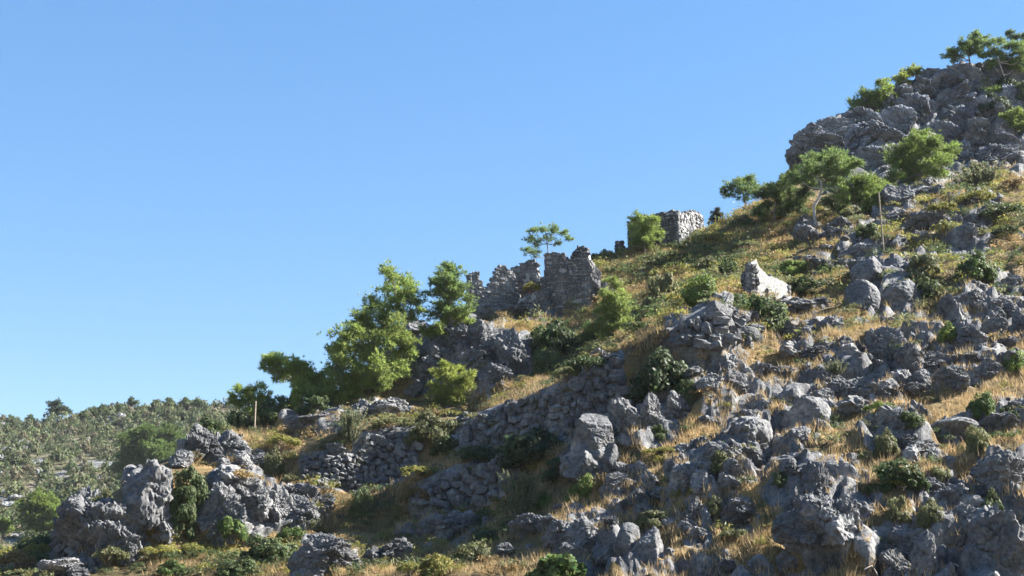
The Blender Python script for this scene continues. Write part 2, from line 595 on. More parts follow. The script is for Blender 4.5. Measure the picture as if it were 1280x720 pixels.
# ------------------------------------------------------------------ the far hill across the valley
FR = [
    [(-900, 772, 150), (0, 772, 150), (500, 772, 150), (1000, 772, 150)],
    [(-900, 740, 190), (0, 735, 190), (300, 735, 190), (1000, 735, 190)],
    [(-900, 640, 270), (0, 640, 270), (100, 645, 265), (300, 640, 260), (1000, 690, 260)],
    [(-900, 570, 345), (0, 572, 345), (150, 570, 340), (300, 570, 330), (1000, 690, 330)],
    [(-900, 560, 420), (-300, 540, 425), (0, 526, 425), (60, 524, 425), (110, 520, 425), (150, 514, 420), (200, 508, 415), (250, 508, 410), (320, 520, 400), (450, 560, 390), (1000, 690, 390)],
]
FU = np.arange(-880, 1000, 8.0)
fl = []
for r in FR:
    r = np.array(r, float)
    fl.append((_smooth(np.interp(FU, r[:, 0], r[:, 1])), _smooth(np.interp(FU, r[:, 0], r[:, 2]))))
FV, FY = [], []
for k in range(4):
    for j in range(22):
        t = j / 22
        FV.append(fl[k][0] * (1 - t) + fl[k + 1][0] * t)
        FY.append(fl[k][1] * (1 - t) + fl[k + 1][1] * t)
FV.append(fl[4][0])
FY.append(fl[4][1])
FV, FY = np.array(FV), np.array(FY)
for _ in range(12):
    FV[1:-1] = 0.25 * FV[:-2] + 0.5 * FV[1:-1] + 0.25 * FV[2:]
    FY[1:-1] = 0.25 * FY[:-2] + 0.5 * FY[1:-1] + 0.25 * FY[2:]
FP = at(np.broadcast_to(FU, FV.shape), FV, FY)
ff = FP[0].copy(); ff[:, 2] = -1.0; ff[:, 1] -= 15
fb = FP[-1].copy(); fb[:, 1] += 60; fb[:, 2] -= 6
fc = FP[-1].copy(); fc[:, 1] += 400; fc[:, 2] = -1.5
FP = np.concatenate([ff[None], FP, fb[None], fc[None]], 0)
fflat = FP.reshape(-1, 3)
fflat = fflat + np.array([0, 0, 1.0]) * (1.6 * fbm(fflat * 0.03, 4) * (fflat[:, 2] > 2))[:, None]
FP = fflat.reshape(FP.shape)
fi = np.arange(FP.shape[0] * FP.shape[1]).reshape(FP.shape[:2])
fq = np.stack([fi[:-1, :-1], fi[:-1, 1:], fi[1:, 1:], fi[1:, :-1]], -1).reshape(-1, 4)
frock = np.clip(0.15 + 0.8 * sstep(0.0, 0.5, fbm(fflat * 0.13 + 3, 4)), 0, 1)
hills = link("hills", make_mesh("hills", fflat, fq, rock=frock, smooth=True), M_FAR)
tag(hills, kind="structure")
FBVH = BVHTree.FromPolygons([tuple(p) for p in fflat], fq.tolist())


def far_hit(u, v, tries=30):
    for _ in range(tries):
        d = (Vector(at(u, v, 100.0)) - EYE).normalized()
        loc, n, i, dist = FBVH.ray_cast(EYE, d, 900)
        if loc is not None:
            return loc, n, F / loc.y * math.cos(PITCH)
        v += 2
    return Vector(at(u, v, 400.0)), Vector((0, -1, 0)), F / 400

# ------------------------------------------------------------------ rocks
_ICO = {}


def ico(sub):
    if sub not in _ICO:
        bm = bmesh.new()
        bmesh.ops.create_icosphere(bm, subdivisions=sub, radius=1.0)
        v = np.array([x.co[:] for x in bm.verts])
        f = np.array([[x.index for x in fc.verts] for fc in bm.faces])
        bm.free()
        _ICO[sub] = (v, f)
    return _ICO[sub]


def rock_shape(seed, sub, pitted=0.5, planes=13, rough=1.0):
    """An angular boulder of about unit radius: a cut block, then broken faces, crevices and karst pitting."""
    r = np.random.default_rng(seed)
    d, f = ico(sub)
    n = r.normal(size=(planes, 3))
    n /= np.linalg.norm(n, axis=1)[:, None]
    w = r.uniform(0.62, 1.0, planes)
    c = d @ n.T
    rad = np.where(c > 0.08, w[None] / np.maximum(c, 0.08), 9).min(1)
    rad = np.minimum(rad, 1.25 if rough > .6 else 1.4)
    p = d * rad[:, None]
    o = r.uniform(0, 50, 3)
    q = (p + o) * np.array([1, 1, 1.7])
    q = q + 0.10 * np.stack([perlin(q * 2), perlin(q * 2 + 9), perlin(q * 2 + 21)], 1)
    h = rough * (blocky(q, 1.15, 0.27, .5, .5) + blocky(q + 5, 2.7, 0.115, .9, .7) + blocky(q + 11, 6.2, 0.048, 1.0, .9))
    h += pitted * 0.02 * (ridged(q * np.array([6, 6, 2.0]), 3, .55) - 0.9) + 0.010 * fbm(q * 9, 3, .6)
    return p + d * h[:, None], f


ROCK_VARIANTS = []
for k in range(14):
    v, f = rock_shape(100 + k, 6 if k < 10 else 5, 0.3 + 1.0 * (k % 3) / 2, 12, (0.95, 0.7, 0.8)[k % 3])
    ROCK_VARIANTS.append(make_mesh("rock", v, f))
    ROCK_VARIANTS[-1].materials.append(M_ROCK)
SMOOTH_VARIANTS = []                                      # clean-broken blocks and slabs
for k in range(5):
    v, f = rock_shape(160 + k, 5, 0.4, 8, 0.24)
    SMOOTH_VARIANTS.append(make_mesh("rock", v, f))
    SMOOTH_VARIANTS[-1].materials.append(M_ROCK)
PALE_VARIANTS = []
for k in (10, 11, 12):
    m = ROCK_VARIANTS[k].copy()
    m.materials.clear()
    m.materials.append(M_PALE)
    PALE_VARIANTS.append(m)
SMALL_ROCKS = []
for k in range(10):
    v, f = rock_shape(300 + k, 4, 0.6, 11)
    m = make_mesh("rock", v, f)
    m.materials.append(M_ROCK)
    SMALL_ROCKS.append(m)

NSEED = [0]


def place_rock(name, mesh, p, sx, sy, sz, parent=None, yaw=None, roll=None, back=0.6):
    NSEED[0] += 1
    r = random.Random(NSEED[0] * 31 + 5)
    o = link(name, mesh, None, parent)
    q = Vector(p) + Vector((0, sy * back, 0))
    if parent is not None and parent.name.split('.')[0] != "hillside":
        q = q - parent.location
    o.location = q
    o.rotation_euler = (r.uniform(-.15, .15), (r.uniform(-.25, .25) if roll is None else roll), r.uniform(0, 6.28) if yaw is None else yaw)
    o.scale = (sx, sx * 0.5 + sy * 0.5, sz)
    return o


# (label, lobes [(u, v, ru, rv)], pale)
BOULDERS = [
    ("massive steep-faced grey boulder at the lower left with brown scrub growing on top", [(112, 672, 40, 44), (86, 668, 24, 44), (142, 686, 26, 34)], 0),
    ("tall pale fluted outcrop standing left of the dark evergreen bush", [(186, 620, 27, 38), (200, 650, 24, 32), (178, 655, 20, 30)], 0),
    ("small rounded grey rock between the fluted outcrop and the twin-lobed outcrop", [(225, 577, 15, 12)], 0),
    ("twin-lobed grey outcrop under a dark bush where the left ridge ends", [(255, 562, 20, 22), (284, 560, 20, 19)], 0),
    ("pale low rock at the bottom edge of the picture, left of the massive boulder", [(70, 713, 20, 13), (97, 718, 10, 8)], 0),
    ("shaded rock face hung with tan scrub above the light green bush", [(272, 640, 22, 28), (298, 622, 20, 22), (320, 628, 14, 20)], 0),
    ("broad grey rock face in shade below the low rubbly wall", [(346, 634, 18, 20), (372, 646, 24, 22), (398, 634, 18, 18), (366, 622, 18, 14)], 0),
    ("dark rounded boulder in shade at the bottom beside the green bush mat", [(406, 700, 36, 28)], 0),
    ("leaning blue-grey slab in deep shade above the bottom olive bushes", [(548, 668, 26, 18), (570, 656, 18, 13)], 0),
    ("small shaded block at the right end of the leaning slab", [(590, 651, 13, 10)], 0),
    ("squat dark boulder in shade left of the leaning slab", [(492, 692, 17, 17), (468, 702, 14, 13)], 0),
    ("broken low ledge among yellow-brown scrub near the wooden stump post", [(302, 580, 12, 10), (322, 577, 16, 10)], 0),
    ("pale ledge of rock at the foot of the leftmost dark pines", [(366, 530, 18, 9), (392, 525, 18, 9)], 0),
    ("pale-topped boulder pair on the sunlit ledge under the big pines", [(452, 515, 13, 14), (484, 510, 22, 11)], 0),
    ("jagged pale crag rising below the left corner of the ruined house", [(576, 424, 21, 20), (601, 420, 18, 16), (552, 452, 25, 20), (590, 455, 22, 20), (524, 470, 22, 18), (612, 446, 16, 20), (565, 430, 12, 14)], 0),
    ("dark shaded block showing between the two tall pines", [(526, 406, 17, 14)], 0),
    ("pale round boulder just left of the small bright pine", [(517, 489, 11, 11)], 0),
    ("shaded blocky crag left of the large dark green bush", [(638, 440, 20, 24), (655, 452, 15, 18), (622, 470, 18, 16)], 0),
    ("shaded upright rocks under the dark bush above the stacked pillar", [(785, 528, 18, 27), (816, 520, 14, 22), (850, 515, 16, 18)], 0),
    ("wedge-shaped block crowning the right end of the upper terrace wall", [(903, 390, 13, 13)], 0),
    ("pale cube-like blocks at the end of the upper terrace wall", [(932, 418, 13, 10), (948, 424, 7, 6)], 0),
    ("deeply pitted boulder below the upper terrace wall's right end", [(888, 446, 30, 17), (906, 455, 17, 23)], 0),
    ("pair of knobbly rocks under the deeply pitted boulder", [(889, 478, 15, 12), (921, 481, 15, 15)], 0),
    ("pale rounded rock right of the terrace wall in straw-coloured grass", [(986, 416, 14, 13), (984, 392, 10, 7)], 0),
    ("low dark-ended boulder lying in straw-coloured grass", [(1022, 442, 20, 11)], 0),
    ("stepped grey ledge under the spreading green bushes", [(1003, 383, 22, 12), (1028, 378, 13, 9)], 0),
    ("two flat grey rocks half sunk in dry grass", [(958, 464, 14, 9), (984, 466, 15, 9)], 0),
    ("jagged dark outcrop with a sharp upper edge in mid slope", [(1036, 482, 24, 22), (1058, 494, 24, 20), (1030, 500, 20, 14)], 0),
    ("long fluted ridge of rock above the smooth shaded slab", [(970, 499, 26, 11), (1000, 502, 18, 10)], 0),
    ("steep smooth slab, pale and slanted, below the tall wooden post", [(1098, 344, 20, 20), (1122, 372, 24, 22), (1078, 374, 20, 18)], 0),
    ("large pale upright boulder behind and right of the tall wooden post", [(1126, 246, 18, 18)], 0),
    ("small shaded rock right of the large pale upright boulder", [(1165, 239, 15, 8)], 0),
    ("dark boulder in shade under yellow-green cushions", [(1164, 280, 22, 15), (1130, 272, 16, 10)], 0),
    ("ragged pale rocks among yellow cushions right of the shaded boulder", [(1214, 273, 16, 9), (1210, 299, 16, 16), (1224, 290, 10, 10)], 0),
    ("small pale rock at the left edge of the dark olive bush", [(1152, 298, 11, 7)], 0),
    ("white weathered rocks at the foot of the tall wooden post", [(1074, 312, 17, 9), (1060, 321, 8, 8), (1090, 309, 8, 6)], 1),
    ("dark pointed boulder at the foot of the pine with the crooked trunk", [(1010, 296, 16, 14)], 0),
    ("pale domed boulder right of the crooked pine's trunk", [(1052, 282, 17, 11), (1048, 292, 14, 10)], 0),
    ("low grey rock under the bright green cushion bush", [(1031, 333, 18, 10), (1058, 330, 10, 9)], 0),
    ("craggy outcrop with a pale cascading face near the right edge", [(1198, 398, 24, 25), (1222, 378, 14, 16), (1242, 392, 15, 20), (1216, 418, 18, 16), (1250, 415, 14, 14)], 0),
    ("dark rough boulder below the right-hand green bush", [(1262, 356, 15, 12), (1240, 345, 9, 9)], 0),
    ("square-shouldered grey outcrop right of the low round bush", [(1110, 440, 21, 24), (1137, 446, 14, 17)], 0),
    ("sprawl of broken grey slabs across the right of the slope", [(1165, 456, 25, 17), (1194, 473, 24, 16), (1152, 474, 15, 12), (1232, 466, 18, 13), (1215, 450, 15, 9)], 0),
    ("cracked ledge of slabs under the square-shouldered outcrop", [(1078, 490, 24, 15), (1106, 492, 20, 12), (1140, 492, 18, 10)], 0),
    ("flat pale slab lying on the dry grass near the right edge", [(1196, 536, 21, 9)], 0),
    ("descending chain of rocks above the dark green bush", [(1094, 530, 11, 8), (1120, 527, 15, 14), (1130, 555, 16, 12), (1152, 562, 18, 12), (1170, 576, 14, 9)], 0),
    ("big dark boulder bulging in at the right edge of the picture", [(1262, 592, 26, 20), (1236, 588, 16, 11)], 0),
    ("pale faced boulder with a round olive bush in front of it", [(1168, 614, 25, 16), (1190, 622, 14, 12)], 0),
    ("huge steep crag with a sunlit ragged right side, bottom right", [(1022, 615, 18, 28), (1036, 655, 26, 34), (1006, 665, 24, 30), (1046, 700, 24, 22), (1056, 650, 14, 24)], 0),
    ("honeycombed dark boulder left of the huge steep crag", [(922, 644, 23, 18)], 0),
    ("pointed dark rock above the honeycombed boulder", [(988, 588, 12, 10)], 0),
    ("smooth blue-grey sloping slab in shade at mid slope", [(938, 542, 20, 22), (955, 560, 18, 18)], 0),
    ("knobbly outcrop right of the smooth blue-grey slab", [(975, 527, 18, 18), (1008, 522, 24, 22)], 0),
    ("grey outcrop with a small bush growing in its crack", [(900, 570, 20, 18), (915, 590, 15, 12)], 0),
    ("dark cluster of rocks right of the stacked pillar", [(856, 600, 16, 18), (878, 606, 10, 14), (842, 588, 12, 10)], 0),
    ("narrow dark rocks running down through golden grass", [(868, 648, 13, 18), (876, 672, 12, 12), (860, 664, 10, 10)], 0),
    ("towering shaded rock wall at the bottom right corner", [(1200, 672, 26, 36), (1256, 682, 32, 42), (1222, 640, 18, 16)], 0),
    ("rough sunlit-edged outcrop beside the shaded rock wall at the bottom", [(1142, 690, 24, 28), (1122, 712, 18, 18), (1160, 700, 16, 24)], 0),
    ("blocky outcrop above the fresh green plant at the bottom", [(738, 672, 24, 22), (702, 668, 17, 15), (718, 700, 20, 18), (760, 690, 14, 14)], 0),
    ("cleft grey boulder right of the tall silvery shrub", [(664, 662, 19, 14), (688, 654, 12, 8)], 0),
    ("dark wedge rock leaning over golden grass at the bottom", [(786, 678, 14, 14), (806, 694, 20, 22)], 0),
    ("small round rock under the tall silvery shrub", [(634, 690, 11, 9)], 0),
    ("rubbly slope of broken rock right of the stacked pillar", [(768, 600, 12, 9), (786, 608, 13, 9), (776, 588, 10, 8), (798, 622, 12, 8), (790, 632, 10, 7), (808, 640, 9, 7)], 0),
    ("row of small knobs along the bottom edge between golden grass clumps", [(855, 712, 10, 10), (914, 712, 16, 10), (948, 710, 13, 12), (988, 704, 11, 14)], 0),
    ("solitary small dark rock in golden grass below the bright bush", [(764, 653, 9, 8)], 0),
    ("pale small slab between the tall silvery shrub and the bright bush", [(702, 636, 10, 6)], 0),
    ("weathered rock on the slope just below the lime-white ruin wall", [(900, 372, 9, 6), (925, 372, 8, 5)], 1),
    ("pale stones by the right foot of the ruined house", [(862, 352, 6, 4), (838, 345, 7, 4)], 1),
    ("broad ledge of cracked rock left of the far right round bush", [(1262, 432, 16, 10), (1278, 405, 10, 16)], 0),
    ("dark rock ledge under the right-hand pair of olive bushes", [(1258, 528, 24, 14), (1225, 525, 12, 12)], 0),
]
for label, lobes, pale in BOULDERS:
    single = len(lobes) == 1
    u0, v0, ru0, rv0 = lobes[0]
    bp, bn, ppm = hit(u0, v0 + rv0 * 0.5)
    name = "boulder" if single else "rock_outcrop"
    cat = "boulder" if single else "rock outcrop"
    src = PALE_VARIANTS if pale else SMOOTH_VARIANTS if any(w in label for w in ('smooth', 'cube', 'wedge', 'block showing', 'flat pale')) else ROCK_VARIANTS
    if single:
        s = ru0 / ppm * 1.05
        o = place_rock(name, random.choice(src), bp + Vector((0, 0, rv0 * 0.5 / ppm)), s, s, rv0 / ppm * 1.12, back=.35)
        tag(o, label, cat)
        continue
    root = link(name, None, None, None, bp)
    root.empty_display_size = 0.3
    tag(root, label, cat)
    for (u, v, ru, rv) in lobes:
        p, n, ppm = hit(u, v + rv * 0.5)
        s = ru / ppm * 1.1
        place_rock("rock", random.choice(src), p + Vector((0, 0, rv * 0.5 / ppm)), s, max(s, rv / ppm * .8), rv / ppm * 1.2, root, back=1.0 if "smooth" in label else .6)

CLIFF_VARIANTS = []
for k in (0, 3, 6):
    m = ROCK_VARIANTS[k].copy()
    m.materials.clear()
    m.materials.append(M_CLIFF)
    CLIFF_VARIANTS.append(m)
# the peak: tilted slabs of grey limestone
PEAK = [(1000, 194, 20, 12), (1014, 174, 22, 14), (1035, 160, 26, 14), (1058, 152, 26, 13), (1035, 182, 30, 14), (1070, 175, 34, 17), (1085, 150, 22, 14), (1105, 165, 24, 16),
        (1108, 130, 22, 15), (1130, 120, 22, 14), (1130, 150, 22, 18), (1150, 135, 24, 18), (1160, 112, 24, 13), (1180, 100, 22, 11), (1178, 135, 24, 18), (1200, 118, 26, 16),
        (1210, 150, 26, 16), (1228, 172, 30, 14), (1258, 182, 30, 13), (1240, 195, 28, 14), (1208, 190, 14, 18), (1216, 95, 22, 9), (1100, 195, 22, 12), (1190, 168, 22, 14), (1262, 200, 24, 10), (1240, 140, 24, 18), (1270, 125, 20, 20)]
bp, bn, ppm = hit(1120, 170)
peak = link("cliff", None, None, None, bp)
tag(peak, "jagged grey limestone cliff forming the high peak at the upper right", "cliff")
for (u, v, ru, rv) in PEAK:
    p, n, ppm = hit(u, v + rv * 0.4)
    s = ru / ppm * 1.1
    place_rock("crag", random.choice(CLIFF_VARIANTS), p + Vector((0, 0, rv * 0.4 / ppm)), s, s * 0.8, rv / ppm * 1.15, peak, roll=-random.uniform(0.3, 0.75), yaw=random.choice((0, math.pi)) + random.uniform(-.4, .4))

# the stacked pillar
bp, bn, ppm = hit(738, 592)
pillar = link("rock_pillar", None, None, None, bp)
tag(pillar, "pillar of three stacked grey boulders standing beside the bright green bush", "rock pillar")
for (u, v, ru, rv, k) in ((734, 588, 29, 22, 2), (745, 566, 22, 18, 5), (742, 546, 26, 18, 8), (752, 578, 17, 24, 4)):
    p = Vector(at(u, v, bp.y + 0.2))
    place_rock("rock", SMOOTH_VARIANTS[k % 5], p, ru / ppm, ru / ppm * .9, rv / ppm * 1.15, pillar, back=0.0)

# smaller outcropping stones all over the rocky ground: pieces of the hillside
wgt = ROCKM[1:-5, :] ** 1.5 * np.linalg.norm(np.cross(du, dv), axis=2)[1:-5] * (UUX[1:-5] > -20) * (UUX[1:-5] < 1300) * (VVX[1:-5] < 725) * (VVX[1:-5] > 60)
wgt = wgt / (PTS[1:-5, :, 1] ** 1.2)
wgt = wgt * (VVX[1:-5] < 640) + wgt * .5
wr = wgt.ravel() / wgt.sum()
pick = RNG.choice(len(wr), 285, p=wr, replace=False)
for c in pick:
    r_, c_ = divmod(int(c), NC)
    p = PTS[r_ + 1, c_]
    s = random.uniform(0.25, 0.75) ** 1.0
    place_rock("rock", random.choice(SMALL_ROCKS), p, s * random.uniform(.8, 1.3), s, s * random.uniform(.6, 1.1), hillside, back=0.3)

# rubble: loose stones nobody could count
rv_, rf_ = [], []
base = [rock_shape(500 + k, 2, 0.2, 9) for k in range(6)]
wr2 = (np.clip(ROCKM[1:-5, :], 0.12, 1) * np.linalg.norm(np.cross(du, dv), axis=2)[1:-5] * (UUX[1:-5] > -60) * (UUX[1:-5] < 1340)).ravel()
wr2 = wr2 / wr2.sum()
off = 0
for c in RNG.choice(len(wr2), 900, p=wr2, replace=False):
    r_, c_ = divmod(int(c), NC)
    v, f = base[random.randrange(6)]
    M = np.array(Euler((random.uniform(0, 6), random.uniform(0, 6), random.uniform(0, 6))).to_matrix()) * (0.08 + 0.22 * random.random() ** 2)
    rv_.append(v @ M.T + PTS[r_ + 1, c_])
    rf_.append(f + off)
    off += len(v)
rubble = link("rubble", make_mesh("rubble", np.concatenate(rv_), np.concatenate(rf_)), M_ROCK)
tag(rubble, "loose grey limestone stones strewn over the whole slope", "rubble", kind="stuff")

# ------------------------------------------------------------------ masonry
def stone_shape(seed):
    """A roughly squared field stone: a cube of 26 points, rounded and knocked about; half-extent 1."""
    r = np.random.default_rng(seed)
    pts, ids = [], {}
    for x in (-1, 0, 1):
        for y in (-1, 0, 1):
            for z in (-1, 0, 1):
                if (x, y, z) != (0, 0, 0):
                    ids[(x, y, z)] = len(pts)
                    pts.append((x, y, z))
    f = []
    for ax in range(3):
        b, c = (ax + 1) % 3, (ax + 2) % 3
        for s in (-1, 1):
            for i in (-1, 0):
                for j in (-1, 0):
                    q = []
                    for (di, dj) in ((0, 0), (1, 0), (1, 1), (0, 1)):
                        t = [0, 0, 0]
                        t[ax], t[b], t[c] = s, i + di, j + dj
                        q.append(ids[tuple(t)])
                    f.append(q if s > 0 else q[::-1])
    p = np.array(pts, float)
    n = np.linalg.norm(p, axis=1)
    p = p * (1 - r.uniform(.4, .75) * (1 - 1 / n))[:, None]
    p += r.normal(0, 0.14, p.shape)
    return p, np.array(f)


STONES = [stone_shape(900 + k) for k in range(14)]
STONE_MESHES = []
for k, (v, f) in enumerate(STONES):
    m = make_mesh("stone", v, f)
    m.materials.append(M_STONE)
    STONE_MESHES.append(m)


def tube(pts, radii, sides=7):
    pts = [Vector(p) for p in pts]
    V, Fc = [], []
    for i, p in enumerate(pts):
        d = (pts[min(i + 1, len(pts) - 1)] - pts[max(i - 1, 0)]).normalized()
        a = d.orthogonal().normalized()
        b = d.cross(a)
        for k in range(sides):
            t = 2 * math.pi * k / sides
            V.append(p + (a * math.cos(t) + b * math.sin(t)) * radii[i])
    for i in range(len(pts) - 1):
        for k in range(sides):
            k2 = (k + 1) % sides
            Fc.append((i * sides + k, i * sides + k2, (i + 1) * sides + k2, (i + 1) * sides + k))
    V.append(pts[-1])
    n = len(V) - 1
    for k in range(sides):
        Fc.append((n, n, (len(pts) - 1) * sides + k, (len(pts) - 1) * sides + (k + 1) % sides)[1:] + (n,))
    return np.array([tuple(v) for v in V]), np.array(Fc)


def join(parts):
    """[(verts, faces)] -> one pair"""
    V, Fc, o = [], [], 0
    for v, f in parts:
        V.append(v)
        Fc.append(np.asarray(f) + o)
        o += len(v)
    return np.concatenate(V), np.concatenate(Fc)


def masonry(root, ua, Ya, ub, Yb, top, vbase, thick=0.55, stone=0.30, core_mat=None, seed=1, bare=1.0, face=None):
    """An upright wall of coursed rubble: a mortar core with the facing stones standing proud of it.
    (ua, Ya) - (ub, Yb): its ends; top: ragged top edge [(u, v)]."""
    r = random.Random(seed)
    core_mat = core_mat or M_LIME
    A = Vector(at(ua, vbase, Ya)); B = Vector(at(ub, vbase, Yb))
    d = Vector((B.x - A.x, B.y - A.y, 0))
    Lw = d.length
    d.normalize()
    n = Vector((d.y, -d.x, 0))                           # outward, towards the road
    tu = np.array([t[0] for t in top], float); tv = np.array([t[1] for t in top], float)

    def u_at(s):
        x, y = A.x + d.x * s, A.y + d.y * s
        return 640 + F * x / (y / (math.cos(PITCH) - 0.0 * math.sin(PITCH))) * 1.0

    def top_z(s):
        k = s / Lw
        u = ua + (ub - ua) * k
        y = A.y + d.y * s
        return float(at(u, np.interp(u, tu, tv), y)[2])

    def base_z(s):
        p = A + d * s
        return drop((p.x, p.y, 0)).z - 0.7

    o = root.location
    # core
    nc = max(4, int(Lw / 0.16))
    S = [Lw * k / nc for k in range(nc + 1)]
    V, Fc = [], []
    for s in S:
        zt = top_z(s) - 0.05 + r.uniform(-.05, .05); zb = min(base_z(s), zt - 0.3)
        for off, z in ((-0.06, zb), (-0.06, zt), (-thick + 0.06, zt - r.uniform(0, .12)), (-thick + 0.06, zb)):
            p = A + d * s + n * off
            V.append((p.x - o.x, p.y - o.y, z - o.z))
    for k in range(nc):
        a = 4 * k
        for e in range(4):
            Fc.append((a + e, a + 4 + e, a + 4 + (e + 1) % 4, a + (e + 1) % 4))
    Fc.append((0, 1, 2, 3)); e = 4 * nc; Fc.append((e + 3, e + 2, e + 1, e))
    w = link("wall", make_mesh("wall", V, Fc), core_mat, root)
    # facing stones
    parts = []

    def put(p, hx, hy, hz):
        v, f = STONES[r.randrange(len(STONES))]
        v = v * np.array([hx, hy, hz])
        a = math.atan2(d.y, d.x) + r.uniform(-.12, .12)
        t = r.uniform(-.18, .18)
        R = np.array(Matrix.Rotation(a, 3, 'Z') @ Matrix.Rotation(t, 3, 'Y'))
        parts.append((v @ R.T + np.array([p.x - o.x, p.y - o.y, p.z - o.z]), f))
    zmin = min(base_z(s) for s in S) + 0.3
    zmax = max(top_z(s) for s in S)
    z = zmin
    while z < zmax:
        h = stone * r.uniform(.5, 1.25)
        s = r.uniform(-.1, .1)
        while s < Lw:
            wd = stone * r.choice((.5, .8, 1, 1.3, 1.9, 2.4))
            sc = min(max(s + wd / 2, 0), Lw)
            if z + h * 0.4 < top_z(sc) and z + h > base_z(sc) and r.random() < bare * .93:
                p = A + d * sc
                put(Vector((p.x, p.y, z + h / 2 + r.uniform(-.05, .05))) - n * r.uniform(.02, .16), wd * .5, stone * .5, h * r.uniform(.42, .66))
                if r.random() < 0.5:
                    put(Vector((p.x, p.y, z + h / 2)) - n * (thick - .08), wd * .5, stone * .5, h * .5)
            s += wd
        for se, sg in ((0, 1), (Lw, -1)):                # the wall's broken ends
            if z + h * .4 < top_z(se):
                for k in range(2):
                    p = A + d * (se + sg * .08) - n * (thick * (.25 + .5 * k))
                    put(Vector((p.x, p.y, z + h / 2)), stone * r.uniform(.35, .6), thick * .27, h * .5)
        z += h
    s = 0
    while s < Lw:                                        # loose stones along the top
        if r.random() < .75 * bare:
            p = A + d * s - n * thick * r.uniform(.3, .7)
            put(Vector((p.x, p.y, top_z(s) + r.uniform(-.06, .06))), stone * r.uniform(.3, .6), thick * .4, stone * r.uniform(.25, .5))
        s += stone * .8
    if parts:
        V, Fc = join(parts)
        st = link("stones", make_mesh("stones", V, Fc), face or M_STONE, w)
        st["kind"] = "stuff"
    return w


p0, _, _ = hit(660, 392)
house = link("ruined_house", None, None, None, p0)
tag(house, "long roofless stone ruin with ragged broken walls on the brow of the slope", "ruin")
masonry(house, 585, 107.5, 643, 108.5, [(585, 344), (589, 341), (598, 341), (600, 350), (606, 361), (612, 355), (616, 344), (622, 334), (630, 331), (636, 341), (643, 345)], 396, .6, .27, seed=2)
masonry(house, 641, 108.6, 684, 107.6, [(641, 366), (650, 372), (660, 369), (672, 366), (684, 362)], 392, .6, .27, seed=7)
masonry(house, 676, 111.5, 684, 111.2, [(676, 347), (684, 344)], 372, .6, .27, seed=9)
masonry(house, 636, 113, 675, 112.3, [(636, 336), (650, 332), (662, 326), (669, 324), (672, 336), (675, 350)], 366, .6, .27, seed=3)
masonry(house, 681, 108.2, 738, 107.0, [(681, 319), (684, 316), (700, 316), (705, 317), (711, 325), (716, 322), (718, 313), (727, 309), (733, 308), (736, 315), (738, 330)], 386, .8, .27, seed=4)
masonry(house, 738, 107.0, 753, 110.5, [(738, 324), (743, 331), (748, 340), (752, 352)], 380, .7, .3, seed=5)
masonry(house, 643, 108.7, 637, 112.8, [(637, 338), (643, 345)], 380, .5, .27, seed=8)

for (u, v, ru, rv) in ((744, 346, 9, 16), (738, 364, 12, 12), (752, 362, 7, 12), (640, 388, 22, 8), (618, 390, 14, 8)):
    p, n_, ppm = hit(u, v + rv * .6)
    p = Vector(at(u, v, 107.6 if u > 700 else 107.9))
    place_rock("fallen_masonry", random.choice(ROCK_VARIANTS), p, ru / ppm, ru / ppm, rv / ppm, house, back=0.1)
p0, _, _ = hit(835, 316)
tower = link("ruined_tower", None, None, None, p0)
tag(tower, "square roofless stone tower with one sunlit side on the skyline", "ruin")
masonry(tower, 785, 120.8, 848, 118.4, [(785, 277), (800, 273), (815, 269), (830, 266), (842, 263), (848, 264)], 317, .7, .27, seed=12)
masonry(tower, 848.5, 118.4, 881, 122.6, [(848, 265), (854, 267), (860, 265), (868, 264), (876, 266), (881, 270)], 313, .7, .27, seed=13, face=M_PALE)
masonry(tower, 880, 122.8, 822, 125.0, [(822, 276), (850, 272), (881, 275)], 300, .7, .3, seed=14)

p0, _, _ = hit(958, 364)
lime = link("ruined_wall", None, None, None, p0)
tag(lime, "bright lime-white triangular remnant of a ruined wall among green bushes", "ruin")
LY = hit(942, 368)[0].y - .9
masonry(lime, 940, LY, 989, LY + 2.4, [(940, 331), (942, 326), (949, 323), (951, 333), (957, 338), (960, 343), (972, 346), (988, 356)], 368, .5, .26, core_mat=mat_bark("white_lime_plaster", (0.17, 0.172, 0.17), (0.31, 0.308, 0.30)), seed=21, bare=0.06)
masonry(lime, 927, LY + 1.3, 939.5, LY + .1, [(928, 343), (934, 337), (940, 331)], 367, .5, .26, seed=22)

p0, _, _ = hit(777, 314)
stub = link("ruined_wall", None, None, None, p0)
tag(stub, "tiny grey wall stub on the skyline just left of the square tower", "ruin")
masonry(stub, 769, 119.6, 778, 119.4, [(769, 303), (773, 300), (778, 301)], 313, .6, .26, seed=23)


